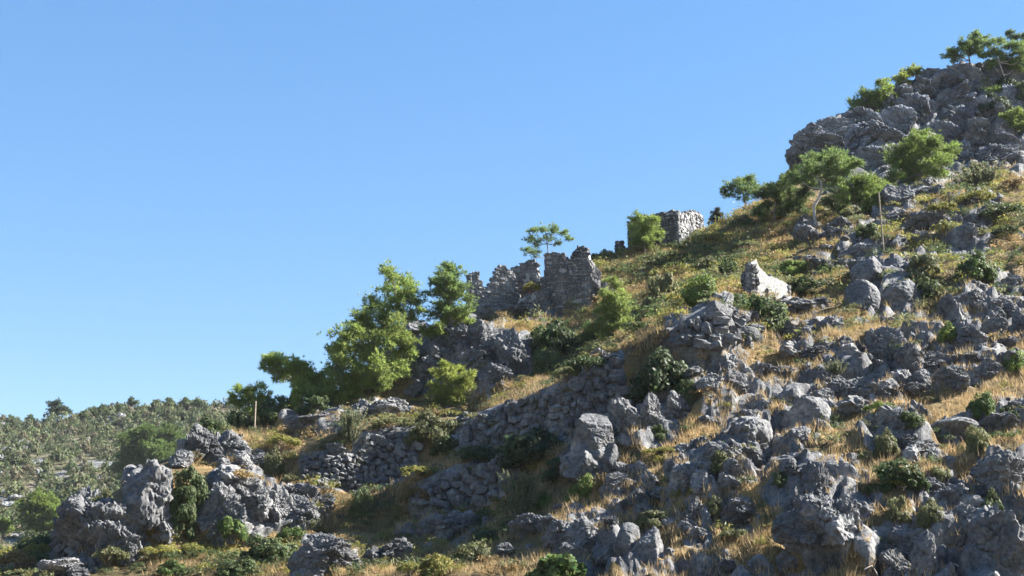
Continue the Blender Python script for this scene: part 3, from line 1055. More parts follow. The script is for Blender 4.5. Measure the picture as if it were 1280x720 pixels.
def stone_face(label, top, foot, sw, sh, seed):
    """A dry-stone wall laid against the slope; every stone its own object."""
    r = random.Random(seed)
    tu = [p[0] for p in top]; tv = [p[1] for p in top]
    fu = [p[0] for p in foot]; fv = [p[1] for p in foot]
    um = 0.5 * (tu[0] + tu[-1])
    p0, _, _ = hit(um, np.interp(um, fu, fv))
    root = link("terrace_wall", None, None, None, p0)
    tag(root, label, "terrace wall")
    u = tu[0] + sw / 2
    count = 0
    rows = int(max(np.array(np.interp(np.linspace(tu[0], tu[-1], 40), fu, fv)) - np.array(np.interp(np.linspace(tu[0], tu[-1], 40), tu, tv))) / sh) + 1
    for k in range(rows):
        u = tu[0] + r.uniform(0, sw)
        while u < tu[-1]:
            w = sw * r.choice((.6, .8, 1, 1.2, 1.6))
            vt, vf = np.interp(u, tu, tv), np.interp(u, fu, fv)
            v = vt + sh * (k + .5) + r.uniform(-.15, .15) * sh
            if v < vf and count < 295:
                p, n, ppm = hit(u + w / 2, v)
                o = link("stone", r.choice(STONE_MESHES), None, root)
                o.location = p - p0 + Vector((0, r.uniform(-0.16, 0.04), 0))
                a = math.atan2(n.x, -n.y)
                o.rotation_euler = (r.uniform(-.2, .2), r.uniform(-.4, .4), r.uniform(-.4, .4))
                hs = r.uniform(.85, 1.2)
                o.scale = (w / ppm * .54, .42 * r.uniform(.8, 1.25), sh / ppm * .57 * hs)
                count += 1
            u += w
    return root


stone_face("long dry-stone terrace wall in shade climbing below the sunlit grass edge", [(574, 528), (600, 520), (640, 503), (690, 488), (740, 463), (775, 444)],
           [(574, 562), (640, 550), (700, 545), (735, 545), (775, 520)], 12, 9, 41)
stone_face("straight-ended dry-stone wall in shade left of the olive bushes", [(448, 546), (480, 543), (520, 541)], [(448, 606), (480, 602), (520, 590)], 10, 7.5, 42)
stone_face("low rubbly dry-stone wall running left from the straight-ended wall", [(376, 572), (400, 570), (446, 568)], [(376, 600), (400, 606), (446, 612)], 7, 5.5, 43)
stone_face("lowest dry-stone wall of big pale blocks in deep shade at bottom centre", [(516, 612), (540, 600), (575, 588), (610, 577), (646, 572)],
           [(516, 636), (540, 640), (575, 642), (610, 622), (646, 604)], 13, 9.5, 44)
stone_face("stepped dry-stone wall in shade under the wedge-shaped block", [(842, 408), (870, 396), (900, 384), (926, 398), (938, 410)], [(842, 432), (870, 436), (900, 436), (926, 436), (938, 430)], 13, 9.5, 45)


def post(label, u, vtop, vfoot, dia, lean=0.0):
    p, n, ppm = hit(u, vfoot)
    h = (vfoot - vtop) / ppm / math.cos(PITCH) * 1.0
    V, Fc = tube([(0, 0, -.4), (lean * .2, 0, 0), (lean * .5, .01, h * .35), (lean * .8, 0, h * .7), (lean, 0, h - .03), (lean, 0, h)], [dia * .55, dia * .52, dia * .5, dia * .46, dia * .43, dia * .36], 9)
    o = link("wooden_post", make_mesh("wooden_post", V, Fc), M_POLE, None, p)
    tag(o, label, "post")


post("tall slender wooden post standing alone among the rocks", 1105.5, 238, 316, .105, -.12)
post("short wooden post on the left ridge below the dark pines", 318, 503, 540, .105, .0)

# ------------------------------------------------------------------ plants
def leaf_cloud(pos, nrm_, size, r, aspect=1.8, cup=None):
    """One small four-cornered leaf at every position, facing roughly along nrm_."""
    n = len(pos)
    nn = nrm_ + r.normal(0, .55, (n, 3))
    nn /= np.linalg.norm(nn, axis=1)[:, None]
    a = np.cross(nn, r.normal(size=(n, 3)))
    a /= np.linalg.norm(a, axis=1)[:, None]
    b = np.cross(nn, a)
    s = (size * r.uniform(.6, 1.3, n))[:, None]
    q = np.stack([pos - a * s * aspect * .5, pos + b * s * .5, pos + a * s * aspect * .5, pos - b * s * .5], 1).reshape(-1, 3)
    f = np.arange(4 * n).reshape(n, 4)
    return q, f


def vary(r, n, per, lo=.65, hi=1.35, warm=.12):
    c = r.uniform(lo, hi, (n, 1)) * (1 + r.normal(0, warm, (n, 3)) * np.array([1, .4, .6]))
    return np.repeat(np.clip(c, .2, 2), per, 0)


def shrub_leafy(seed, nclump=40, per=150, size=.066, flat=1.0, aspect=1.8):
    r = np.random.default_rng(seed)
    P_, N_, C_ = [], [], []
    for k in range(nclump):
        d = r.normal(size=3)
        d[2] = abs(d[2]) * .9 - .12
        d /= np.linalg.norm(d)
        c = d * r.uniform(.42, .82) * np.array([1, 1, flat])
        rad = r.uniform(.12, .34)
        q = r.normal(size=(per, 3))
        q[:, 2] += .25
        q /= np.linalg.norm(q, axis=1)[:, None]
        P_.append(c + q * (rad * r.uniform(.55, 1.05, per))[:, None] * np.array([1, 1, .8]))
        N_.append(q + .5 * d)
        C_.append(np.repeat(r.uniform(.8, 1.2, (1, 1)) * np.ones((1, 3)), per, 0))
    pos = np.concatenate(P_)
    v, f = leaf_cloud(pos, np.concatenate(N_), size, r, aspect)
    col = vary(r, len(pos), 4) * np.repeat(np.concatenate(C_), 4, 0)
    return v, f, col


def shrub_spiky(seed, nst=70, per=34, size=.07):
    """Upright broom-like shrub: leaves strung along rising stems."""
    r = np.random.default_rng(seed)
    P_, N_ = [], []
    for k in range(nst):
        b = r.normal(0, .28, 2)
        t = b * r.uniform(1.2, 2.6) + r.normal(0, .12, 2)
        h = r.uniform(.55, 1.15)
        s = np.linspace(.25, 1, per) + r.normal(0, .03, per)
        p = np.stack([b[0] + (t[0] - b[0]) * s, b[1] + (t[1] - b[1]) * s, h * s - .05], 1) + r.normal(0, .03, (per, 3))
        P_.append(p)
        N_.append(r.normal(size=(per, 3)) + np.array([0, 0, .4]))
    pos = np.concatenate(P_)
    v, f = leaf_cloud(pos, np.concatenate(N_), size, r, 2.2)
    return v, f, vary(r, len(pos), 4)


def shrub_cushion(seed, nclump=34, per=70, size=.062):
    r = np.random.default_rng(seed)
    P_, N_ = [], []
    for k in range(nclump):
        a = r.uniform(0, 6.28)
        q = math.sqrt(r.uniform(0, 1)) * .85
        c = np.array([math.cos(a) * q, math.sin(a) * q, .62 * math.sqrt(max(0, 1 - q * q)) + r.uniform(-.1, .1)])
        rad = r.uniform(.15, .28)
        d = r.normal(size=(per, 3))
        d[:, 2] = np.abs(d[:, 2]) * 1.0 - .15
        d /= np.linalg.norm(d, axis=1)[:, None]
        P_.append(c + d * (rad * r.uniform(.6, 1.05, per))[:, None])
        N_.append(d)
    pos = np.concatenate(P_)
    v, f = leaf_cloud(pos, np.concatenate(N_), size, r, 1.6)
    return v, f, vary(r, len(pos), 4)


def stems(seed, n=14, spread=.55, h=.7):
    r = random.Random(seed)
    parts = []
    for k in range(n):
        a = r.uniform(0, 6.28)
        q = r.uniform(.1, spread)
        e = (math.cos(a) * q, math.sin(a) * q, h * r.uniform(.5, 1))
        parts.append(tube([(math.cos(a) * .05, math.sin(a) * .05, -.25), (e[0] * .45, e[1] * .45, e[2] * .5), e], [.03, .02, .008], 4))
    return join(parts)


KINDS = {}
for nm, fn, n in (("leafy", shrub_leafy, 5), ("spiky", shrub_spiky, 4), ("cushion", shrub_cushion, 4)):
    KINDS[nm] = []
    for k in range(n):
        v, f, c = fn(700 + 13 * k)
        me = make_mesh(nm + "_leaves", v, f, col=c)
        me.materials.append(M_LEAF)
        KINDS[nm].append((me, v, f, c))
v, f, c = shrub_leafy(790, 34, 42, .15, .9)
me = make_mesh("broad_leaves", v, f, col=c)
me.materials.append(M_LEAF)
KINDS["broad"] = [(me, v, f, c)]
STEMS = []
for k in range(3):
    v, f = stems(810 + k)
    me = make_mesh("stems", v, f)
    me.materials.append(M_TWIG)
    STEMS.append(me)
for k in range(5):                                        # round crowns for the hill across the valley
    v, f, c = shrub_leafy(840 + k, 13, 22, .19, .95, 1.0)
    KINDS.setdefault("far", []).append((None, v, f, c))
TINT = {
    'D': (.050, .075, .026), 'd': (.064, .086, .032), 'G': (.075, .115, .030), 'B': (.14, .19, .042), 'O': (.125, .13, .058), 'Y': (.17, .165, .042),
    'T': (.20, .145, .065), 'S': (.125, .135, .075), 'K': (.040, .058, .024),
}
TSEED = [0]


def shrub(label, u, v, ru, rv, kind, tint):
    """(u, v): centre in the photo, ru, rv its half width and half height there."""
    TSEED[0] += 1
    r = random.Random(TSEED[0] * 17)
    p, n, ppm = hit(u, v + rv * .75)
    root = link("shrub", None, None, None, p)
    tag(root, label, "shrub")
    s, h = ru / ppm * 1.12, 2 * rv / ppm * (1.0 if kind != "cushion" else 1.1)
    me = r.choice(KINDS[kind])[0]
    j = r.uniform(1.1, 1.45)
    tiers = 1 if rv < 1.35 * ru else 3                    # tall bushes grow in tiers
    for k in range(tiers):
        me = r.choice(KINDS[kind])[0]
        o = link("foliage", me, None, root, (r.uniform(-.25, .25) * s * (tiers > 1), s * .15, h * k * .27))
        o.scale = (s, s, h) if tiers == 1 else (s * r.uniform(.75, 1.0), s * .9, h * .5)
        o.rotation_euler = (0, 0, r.uniform(0, 6.28))
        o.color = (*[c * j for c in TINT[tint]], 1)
    w = link("stems", r.choice(STEMS), None, root, (0, s * .15, 0))
    w.scale = (s, s, h)
    w.rotation_euler = (0, 0, r.uniform(0, 6.28))
    return root


SHRUBS = [
    # left side and the ridge
    ("grey-green bush crowning the massive boulder at the lower left", 125, 632, 20, 16, "leafy", 'O'),
    ("brown dry scrub spilling over the face of the massive boulder", 150, 655, 24, 13, "cushion", 'T'),
    ("tall dark evergreen bush clinging between the fluted outcrop and the shaded rock face", 230, 635, 24, 42, "leafy", 'd'),
    ("tan scrub mat along the rock edge above the light green bush", 300, 600, 30, 11, "cushion", 'T'),
    ("light green twin-domed bush at the foot of the shaded rock face", 290, 656, 23, 17, "leafy", 'G'),
    ("dark bush capping the twin-lobed outcrop on the ridge", 262, 528, 26, 15, "leafy", 'd'),
    ("dark bush on the skyline behind the short wooden post", 296, 520, 16, 12, "leafy", 'D'),
    ("yellow-olive scrub on the slope just right of the short wooden post", 352, 555, 22, 10, "cushion", 'Y'),
    ("olive scrub tumbling down left of the straight-ended wall", 340, 580, 14, 18, "leafy", 'O'),
    ("spindly pale green bush at the top left of the straight-ended wall", 440, 538, 14, 20, "spiky", 'S'),
    ("bright green tuft bush under the leftmost pines near the short post", 369, 498, 9, 14, "leafy", 'B'),
    ("dark fill bush under the flat-topped pine on the left ridge", 345, 510, 22, 16, "leafy", 'D'),
    ("dark bush under the big pines, right of the flat-topped pine", 395, 505, 22, 12, "leafy", 'D'),
    ("olive cushion at the right foot of the massive boulder", 134, 700, 22, 13, "cushion", 'O'),
    ("yellow-tan cushion at the bottom left corner", 22, 706, 24, 14, "cushion", 'T'),
    ("rusty cushion beside the pale low rock at the bottom left", 45, 690, 16, 10, "cushion", 'Y'),
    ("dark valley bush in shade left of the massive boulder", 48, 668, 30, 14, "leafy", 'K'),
    ("yellow-green mound on the bank right of the massive boulder", 200, 692, 24, 9, "cushion", 'Y'),
    ("green mound at the bottom edge below the yellow-green mound", 215, 712, 20, 10, "leafy", 'G'),
    ("olive mound on the bank at the foot of the evergreen bush", 240, 690, 15, 9, "cushion", 'Y'),
    ("wide green bush mat in half shade left of the dark rounded boulder", 335, 690, 36, 20, "leafy", 'd'),
    ("upper end of the green mat, bush nearest the broad grey rock face", 365, 672, 24, 12, "leafy", 'G'),
    ("dark mound at the bottom, under the green bush mat", 295, 712, 28, 12, "leafy", 'd'),
    ("grey-topped round bush in shade beside the low rubbly wall", 452, 628, 15, 18, "leafy", 'd'),
    # the olive bushes and the shaded terraces
    ("broad olive-green bush draped over the wall's end at mid left", 540, 538, 34, 22, "leafy", 'O'),
    ("low olive scrub left of the broad draped bush", 490, 532, 28, 10, "cushion", 'O'),
    ("dark bush below the draped olive bush", 555, 556, 22, 12, "leafy", 'd'),
    ("yellow-green scrub on the ledge under the straight-ended wall", 525, 592, 26, 9, "cushion", 'Y'),
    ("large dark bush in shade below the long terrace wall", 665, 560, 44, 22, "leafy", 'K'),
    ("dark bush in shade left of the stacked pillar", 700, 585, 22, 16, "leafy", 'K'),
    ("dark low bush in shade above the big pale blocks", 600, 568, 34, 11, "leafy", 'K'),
    ("brown dry bush in shade left of the big pale blocks", 520, 625, 22, 16, "cushion", 'T'),
    ("dark olive bush above the leaning slab in deep shade", 610, 672, 24, 9, "leafy", 'D'),
    ("olive-yellow bush in sun at the bottom, below the leaning slab", 590, 696, 28, 17, "leafy", 'O'),
    ("paler bush at the bottom left of the olive-yellow bush", 545, 708, 22, 14, "leafy", 'Y'),
    ("small yellow-olive bush at the bottom left of the paler bush", 512, 714, 14, 9, "cushion", 'Y'),
    ("tall silvery shrub beside the cleft grey boulder", 650, 632, 19, 30, "spiky", 'S'),
    ("small green bush just right of the tall silvery shrub", 680, 626, 11, 10, "leafy", 'G'),
    ("bright leafy bush at the foot of the stacked pillar", 728, 610, 21, 17, "leafy", 'B'),
    ("straw-grey twiggy bush right of the bright bush under the pillar", 753, 606, 9, 10, "spiky", 'T'),
    ("fresh green broad-leaved plant at the bottom edge", 700, 708, 34, 20, "broad", 'G'),
    # the middle
    ("large dark green bush below the sunlit grass of the ruined house", 692, 425, 38, 24, "leafy", 'D'),
    ("lower skirt of the large dark green bush", 690, 452, 26, 20, "leafy", 'd'),
    ("light green shrub spreading at the foot of the soft young pine", 748, 412, 24, 14, "leafy", 'G'),
    ("small yellow-green round bush below the mid-slope scrub", 818, 392, 15, 9, "leafy", 'B'),
    ("bright green round bush left of the lime-white ruin wall", 878, 360, 24, 18, "leafy", 'B'),
    ("olive bush joining the bright green round bush on its left", 830, 362, 26, 24, "leafy", 'O'),
    ("dark hedge-like strip of scrub along the upper terrace edge", 800, 412, 30, 9, "cushion", 'd'),
    ("dark bush on the terrace edge below the soft young pine", 735, 460, 28, 14, "cushion", 'D'),
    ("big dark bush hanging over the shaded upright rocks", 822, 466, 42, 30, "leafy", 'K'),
    ("grey-green shrub at the lower right of the hanging dark bush", 858, 486, 16, 16, "leafy", 'd'),
    ("spindly green tuft on the shaded rock right of the stacked pillar", 824, 540, 14, 10, "leafy", 'd'),
    ("pale green low bush on the wall top left of the dark pitted rocks", 680, 440, 20, 10, "leafy", 'G'),
    ("small pale bush below the large dark green bush", 710, 470, 20, 10, "cushion", 'O'),
    ("yellow bush in the roofless ruin, between its walls", 640, 352, 18, 10, "leafy", 'O'),
    ("straw-coloured bush inside the ruin, right of the yellow bush", 664, 362, 12, 9, "cushion", 'Y'),
    ("bush on the skyline left of the square tower", 758, 310, 11, 8, "leafy", 'O'),
    ("grey-green bush between the ruined house and the tower on the skyline", 745, 312, 8, 6, "leafy", 'd'),
    ("green bush at the foot of the square tower", 838, 322, 26, 7, "leafy", 'd'),
    ("light green low bush below the square tower", 845, 333, 14, 6, "cushion", 'G'),
    ("yellow cushion right of the square tower's sunlit side", 892, 300, 16, 10, "cushion", 'Y'),
    ("olive bush on the skyline right of the tiny dark conifer", 925, 276, 15, 9, "leafy", 'O'),
    ("dark spiny bush left of the lime-white ruin wall", 914, 338, 20, 12, "spiky", 'D'),
    ("vivid green cushion bush right of the lime-white ruin wall", 990, 334, 21, 12, "leafy", 'B'),
    ("spreading olive-green bush right of the lime-white ruin wall", 1008, 358, 36, 12, "leafy", 'd'),
    ("green bush below the lime-white ruin wall", 955, 390, 34, 24, "leafy", 'd'),
    ("small green bush at the left end under the lime-white wall", 925, 376, 14, 10, "leafy", 'G'),
    ("grey-green scrub on the hill crest left of the lime-white wall", 885, 330, 18, 10, "leafy", 'O'),
    # the right
    ("dark olive shrub right of the tall wooden post's foot", 1155, 335, 26, 24, "leafy", 'O'),
    ("lower half of the dark olive shrub above the rock hollow", 1162, 360, 16, 14, "leafy", 'd'),
    ("fresh green bush on the right side above the craggy outcrop", 1222, 335, 26, 18, "leafy", 'G'),
    ("bristly grey-green shrub under the pale cliff foot at right", 1228, 222, 28, 15, "spiky", 'S'),
    ("yellow cushion mound right of the small shaded rock", 1178, 262, 22, 9, "cushion", 'Y'),
    ("golden cushion mound below the yellow one on the dark boulder", 1182, 285, 16, 9, "cushion", 'Y'),
    ("dark heath mound in shade at the right edge under the cliff", 1256, 268, 28, 14, "cushion", 'd'),
    ("yellow-green heath mound left of the dark heath mound", 1222, 250, 24, 11, "cushion", 'Y'),
    ("brown heath mound on the right edge below the bristly shrub", 1268, 232, 18, 9, "cushion", 'T'),
    ("green heath mound in half shade at the right edge", 1262, 292, 22, 10, "cushion", 'd'),
    ("olive cushion at the foot of the large pale upright boulder", 1105, 300, 16, 8, "cushion", 'O'),
    ("dark bush behind the white rocks by the post", 1085, 288, 16, 10, "leafy", 'd'),
    ("olive bush under the bright green shrub tree", 1065, 268, 20, 10, "leafy", 'O'),
    ("low round yellow-green bush right of the square-shouldered outcrop", 1187, 416, 14, 12, "leafy", 'B'),
    ("yellow-green low bush on top of the square-shouldered outcrop", 1096, 420, 14, 7, "cushion", 'Y'),
    ("round green bush at the right edge in mid slope", 1272, 450, 14, 14, "leafy", 'B'),
    ("round olive-green bush above the flat pale slab", 1228, 506, 20, 17, "leafy", 'G'),
    ("dark bush right of the round olive-green bush", 1264, 515, 15, 10, "leafy", 'd'),
    ("pale green upright bush in the dry grass right of the flat slab", 1222, 550, 16, 18, "leafy", 'O'),
    ("yellow-green flat bush above the descending chain of rocks", 1101, 513, 19, 10, "cushion", 'B'),
    ("dark green small bush right of the yellow-green flat bush", 1140, 524, 17, 11, "leafy", 'd'),
    ("greyish bush tucked under the descending chain of rocks", 1108, 555, 15, 16, "leafy", 'O'),
    ("wide dark green bush in the middle of the right-hand rocks", 1124, 596, 34, 21, "leafy", 'D'),
    ("yellowish small bush at the right end of the wide dark green bush", 1175, 592, 14, 10, "leafy", 'O'),
    ("olive round bush below the wide dark green bush", 1124, 636, 16, 17, "leafy", 'O'),
    ("olive round bush in front of the pale faced boulder", 1165, 642, 18, 15, "leafy", 'O'),
    ("dark ivy-like bush hanging on the shaded rock wall at bottom right", 1240, 640, 18, 22, "leafy", 'd'),
    ("small green bush in the shaded hollow below the smooth slab", 975, 600, 12, 10, "leafy", 'd'),
    ("dull green bush in the crack of the grey outcrop", 904, 576, 15, 13, "leafy", 'O'),
    ("yellowish flat bush in golden grass left of the huge crag", 920, 672, 20, 9, "cushion", 'O'),
    ("small olive bush in grass left of the honeycombed boulder", 893, 632, 12, 11, "leafy", 'O'),
    ("grey-green spread of scrub below the rubbly slope", 815, 648, 20, 12, "leafy", 'O'),
    ("thin olive grass bush left of the dark cluster of rocks", 826, 566, 22, 6, "cushion", 'Y'),
    ("dry grey bush right of the pale rounded rock", 1046, 462, 14, 9, "spiky", 'S'),
    ("tiny green bush behind the low dark-ended boulder", 1000, 455, 10, 7, "leafy", 'd'),
    ("small green tuft on the cliff face below the ridge trees", 1145, 118, 8, 5, "leafy", 'd'),
    ("green bush on the cliff's lower left below the rounded dark pine", 1062, 205, 16, 9, "leafy", 'd'),
    ("small bright bush in a crack in the middle of the cliff", 1128, 138, 8, 6, "leafy", 'G'),
    ("olive bush on the cliff ledge above the big spreading pine", 1180, 155, 12, 7, "leafy", 'O'),
    ("dark green bush at the cliff's right edge", 1278, 112, 14, 14, "leafy", 'D'),
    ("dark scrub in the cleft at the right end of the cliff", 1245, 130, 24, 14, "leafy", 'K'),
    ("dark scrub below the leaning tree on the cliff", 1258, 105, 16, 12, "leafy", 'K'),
]
for s in SHRUBS:
    shrub(*s)


# ------------------------------------------------------------------ pines
def needle_puff(c, rad, r, dens=1.0, flat=.75):
    """Ragged sprays of needles round c: flattened pads at the ends of twigs, with gaps between them."""
    nsub = max(5, int(7 + 7 * rad))
    n = int(370 * rad * rad * dens) + 24
    sd = r.normal(size=(nsub, 3)); sd[:, 2] *= .8; sd /= np.linalg.norm(sd, axis=1)[:, None]
    sc = sd * (rad * r.uniform(.25, 1.12, (nsub, 1))) * np.array([1, 1, flat])
    size = rad * r.uniform(.18, .46, nsub)
    k = r.choice(nsub, n, p=size ** 2 / (size ** 2).sum())
    d = r.normal(size=(n, 3))
    d /= np.linalg.norm(d, axis=1)[:, None]
    off = d * (size[k] * r.uniform(.2, 1.25, n))[:, None] * np.array([1.2, 1.2, .6])
    along = sd[k] * (r.normal(0, .5, n) * size[k])[:, None]
    p = c + sc[k] + off + along
    return p, d * .7 + sd[k] * .6 + np.array([0, 0, .4]), np.repeat(r.uniform(.78, 1.22, nsub)[k][:, None], 3, 1)


def needles(pos, dirs, shade, r, length=.30, width=.06, per=6):
    n = len(pos)
    pos = np.repeat(pos, per, 0)
    d = np.repeat(dirs, per, 0) + r.normal(0, .75, (n * per, 3))
    d /= np.linalg.norm(d, axis=1)[:, None]
    L_ = (length * r.uniform(.6, 1.2, n * per))[:, None]
    s = np.cross(d, r.normal(size=d.shape))
    s /= np.linalg.norm(s, axis=1)[:, None]
    tri_ = np.stack([pos - s * width * .5 + d * L_ * .15, pos + s * width * .5 + d * L_ * .15, pos + d * L_], 1).reshape(-1, 3)
    f = np.arange(len(tri_)).reshape(-1, 3)
    c = np.repeat(np.repeat(shade, per, 0) * r.uniform(.75, 1.3, (n * per, 1)) * (1 + r.normal(0, .06, (n * per, 3))), 3, 0)
    return tri_, f, np.clip(c, .2, 2)


NTREE = [0]


def pine(label, base, trunk, clumps, tint, dens=1.0, depth=.55, far=False, dy=0.0, bark=None, name="pine_tree", cat="tree", group=None, rad=.13, length=.30, squash=.8, width=.06):
    """base: (u, v) of the foot; trunk: its course [(u, v)...]; clumps: foliage masses (u, v, r)."""
    NTREE[0] += 1
    r = np.random.default_rng(2000 + NTREE[0])
    p0, n, ppm = (far_hit if far else hit)(*base)
    if dy:
        p0 = Vector(at(*base, p0.y + dy))
    root = link(name, None, None, None, p0)
    tag(root, label, cat, group)
    Y0 = p0.y
    pts = [Vector((0, 0, -.5))] + [Vector(at(u, v, Y0 + r.uniform(-.15, .15))) - p0 for (u, v) in trunk]
    V, Fc = tube(pts, list(np.linspace(rad, rad * .45, len(pts))), 7)
    link("trunk", make_mesh("trunk", V, Fc, smooth=True), bark or M_BARK, root)
    cs = []
    us = [c[0] for c in clumps]
    um, spread = (min(us) + max(us)) / 2, (max(us) - min(us)) / 2 / ppm
    for (u, v, rr) in clumps:
        q = Vector(at(u, v, Y0 + r.uniform(-1, 1) * depth * spread)) - p0
        cs.append((q, rr / ppm))
    limbs = []
    for q, rr in cs:
        k = min(range(1, len(pts)), key=lambda i: (pts[i] - q).length + (2.0 if pts[i].z > q.z else 0))
        a = pts[k]
        mid = (a + q) / 2 + Vector((r.uniform(-.15, .15), r.uniform(-.15, .15), -.12 * (q - a).length))
        limbs.append(tube([a, mid, q, q + (q - a) * .25], [rad * .42, rad * .3, rad * .17, rad * .06], 5))
    V, Fc = join(limbs)
    link("limbs", make_mesh("limbs", V, Fc, smooth=True), bark or M_BARK, root)
    P_, D_, S_ = [], [], []
    for q, rr in cs:
        p, d, s = needle_puff(np.array(q), rr * 1.16, r, dens, squash)
        P_.append(p); D_.append(d); S_.append(s * r.uniform(.85, 1.15))
    v, f, c = needles(np.concatenate(P_), np.concatenate(D_), np.concatenate(S_), r, length, width)
    link("crown", make_mesh("crown", v, f, col=c), M_NEEDLE, root, None, tuple(1.42 * c for c in tint))
    return root


PB, PG, PD, PY = (.165, .215, .055), (.125, .175, .055), (.085, .115, .046), (.19, .22, .052)
pine("tall ragged pine at the top of the pine cluster, with a bare tip", (503, 470), [(503, 440), (500, 410), (495, 375), (490, 345)],
     [(483, 334, 7), (490, 344, 9), (500, 352, 12), (484, 366, 13), (506, 368, 14), (520, 378, 10), (470, 384, 15), (495, 386, 18), (460, 396, 13), (516, 390, 11), (448, 402, 10), (480, 400, 16)], PB, .8)
pine("broad bright green pine in the middle of the pine cluster", (462, 490), [(462, 470), (462, 440), (468, 420)],
     [(440, 418, 17), (466, 414, 19), (492, 418, 19), (510, 430, 12), (428, 432, 14), (452, 436, 19), (478, 440, 20), (502, 440, 14), (440, 456, 17), (470, 460, 18), (492, 458, 14), (420, 440, 9), (482, 474, 12), (455, 474, 14)], (.18, .225, .06), 1.0)
pine("darker low pine at the left foot of the pine cluster", (415, 500), [(415, 485), (414, 465)],
     [(424, 452, 11), (418, 468, 14), (402, 478, 15), (428, 480, 15), (445, 488, 13), (410, 492, 13), (386, 490, 13), (378, 478, 10), (440, 470, 12), (396, 496, 13), (424, 496, 13)], PB, 1.1)
pine("upright pine standing against the left end of the ruined house", (563, 412), [(563, 395), (563, 370), (562, 345)],
     [(562, 333, 7), (568, 341, 10), (553, 346, 11), (543, 352, 6), (566, 356, 14), (548, 365, 12), (575, 370, 12), (560, 376, 15), (548, 388, 12), (572, 388, 14)], PG, .95)
pine("low bright young pine below the upright pine and the ruin", (565, 420), [(565, 412), (566, 402)], [(575, 398, 12), (560, 404, 13), (545, 410, 10), (585, 404, 8), (535, 417, 8)], PB, 1.1)
pine("umbrella-headed pine leaning left on the ridge", (378, 505), [(377, 490), (370, 475), (360, 462)],
     [(340, 449, 9), (333, 459, 7), (350, 452, 12), (366, 456, 13), (380, 464, 12), (344, 466, 9), (360, 470, 14), (378, 478, 14), (392, 474, 8)], PB, 1.0)
pine("leftmost small round-headed pine beside the short post", (312, 528), [(312, 515), (311, 500)], [(302, 488, 9), (314, 490, 11), (326, 496, 10), (295, 498, 8), (308, 503, 11), (322, 508, 11)], PB, 1.0)
pine("sparse windblown pine showing sky through it behind the ruined house", (686, 335), [(686, 322), (684, 305), (682, 292)],
     [(668, 288, 6), (680, 285, 6), (692, 288, 7), (704, 292, 5), (712, 298, 4), (661, 300, 5), (672, 302, 7), (686, 299, 5), (657, 314, 5), (668, 316, 6), (697, 304, 4)], PG, .55, rad=.07)
pine("bright young tree growing against the front of the square tower", (806, 318), [(806, 305), (805, 290), (804, 278)],
     [(794, 272, 8), (804, 278, 9), (815, 276, 7), (797, 286, 10), (812, 288, 11), (820, 293, 6), (803, 298, 10), (793, 302, 7), (813, 302, 8)], PB, .85)
pine("flat-topped pine on the skyline between the tiny conifer and the big pines", (932, 268), [(932, 258), (930, 246), (928, 236)],
     [(924, 226, 8), (936, 224, 9), (944, 230, 9), (912, 234, 9), (903, 241, 6), (926, 236, 9), (940, 240, 8), (915, 244, 5), (930, 248, 5)], PG, .8, rad=.08, dy=7.0)
pine("pine with a pale crooked bare trunk below the cliff", (1018, 276), [(1018, 268), (1017, 258), (1024, 247), (1027, 236), (1026, 222), (1026, 208)],
     [(1015, 200, 11), (1030, 196, 12), (1046, 200, 12), (1060, 204, 10), (1072, 204, 7), (1006, 210, 11), (1022, 212, 12), (1040, 212, 13), (1056, 216, 9), (998, 224, 9), (1014, 226, 11), (1036, 226, 10)], PG, .9, bark=M_PALEBARK, rad=.16)
pine("bright dense shrubby pine right of the crooked-trunk pine", (1082, 270), [(1082, 258), (1082, 245)],
     [(1066, 230, 11), (1080, 227, 12), (1096, 230, 12), (1106, 240, 9), (1072, 244, 14), (1092, 246, 14), (1058, 246, 10), (1104, 254, 9), (1080, 258, 13)], (.14, .19, .048), 1.15)
pine("dark leafy pine left of the crooked-trunk pine", (968, 278), [(968, 265), (970, 250)],
     [(988, 222, 8), (976, 230, 10), (964, 235, 10), (952, 244, 8), (972, 246, 13), (986, 240, 11), (960, 258, 12), (980, 260, 13), (996, 256, 10), (950, 264, 8)], (.095, .13, .042), 1.1)
pine("low dull pine behind the crooked pale trunk", (1040, 272), [(1040, 262), (1042, 250)], [(1048, 244, 11), (1040, 254, 11), (1056, 260, 10), (1002, 246, 9), (1008, 236, 8), (1000, 262, 8)], PD, 1.0)
pine("big spreading bright pine at the foot of the cliff", (1150, 230), [(1150, 218), (1152, 200), (1154, 184)],
     [(1154, 168, 8), (1146, 176, 12), (1162, 178, 12), (1130, 186, 11), (1176, 184, 13), (1190, 188, 8), (1150, 192, 17), (1120, 200, 12), (1136, 204, 15), (1168, 202, 16), (1184, 200, 9), (1116, 216, 10), (1134, 220, 12), (1154, 216, 15), (1174, 218, 9)], (.14, .19, .048), 1.1)
pine("rounded dark pine on the cliff's left shoulder", (1086, 150), [(1086, 142), (1086, 132)], [(1082, 118, 9), (1092, 122, 9), (1070, 130, 9), (1084, 134, 13), (1098, 134, 11), (1066, 138, 7), (1080, 146, 10), (1094, 146, 9)], PG, 1.1)
pine("two-tiered small pine above the rounded dark one on the cliff edge", (1108, 128), [(1107, 118), (1105, 106)], [(1102, 102, 7), (1108, 106, 6), (1104, 113, 8), (1112, 117, 8), (1104, 124, 7)], PB, 1.1)
pine("yellowish low pine on the cliff edge left of the summit trees", (1132, 106), [(1132, 100), (1133, 94)], [(1142, 88, 7), (1133, 92, 8), (1124, 97, 7), (1130, 102, 8), (1147, 93, 4)], PY, 1.1)
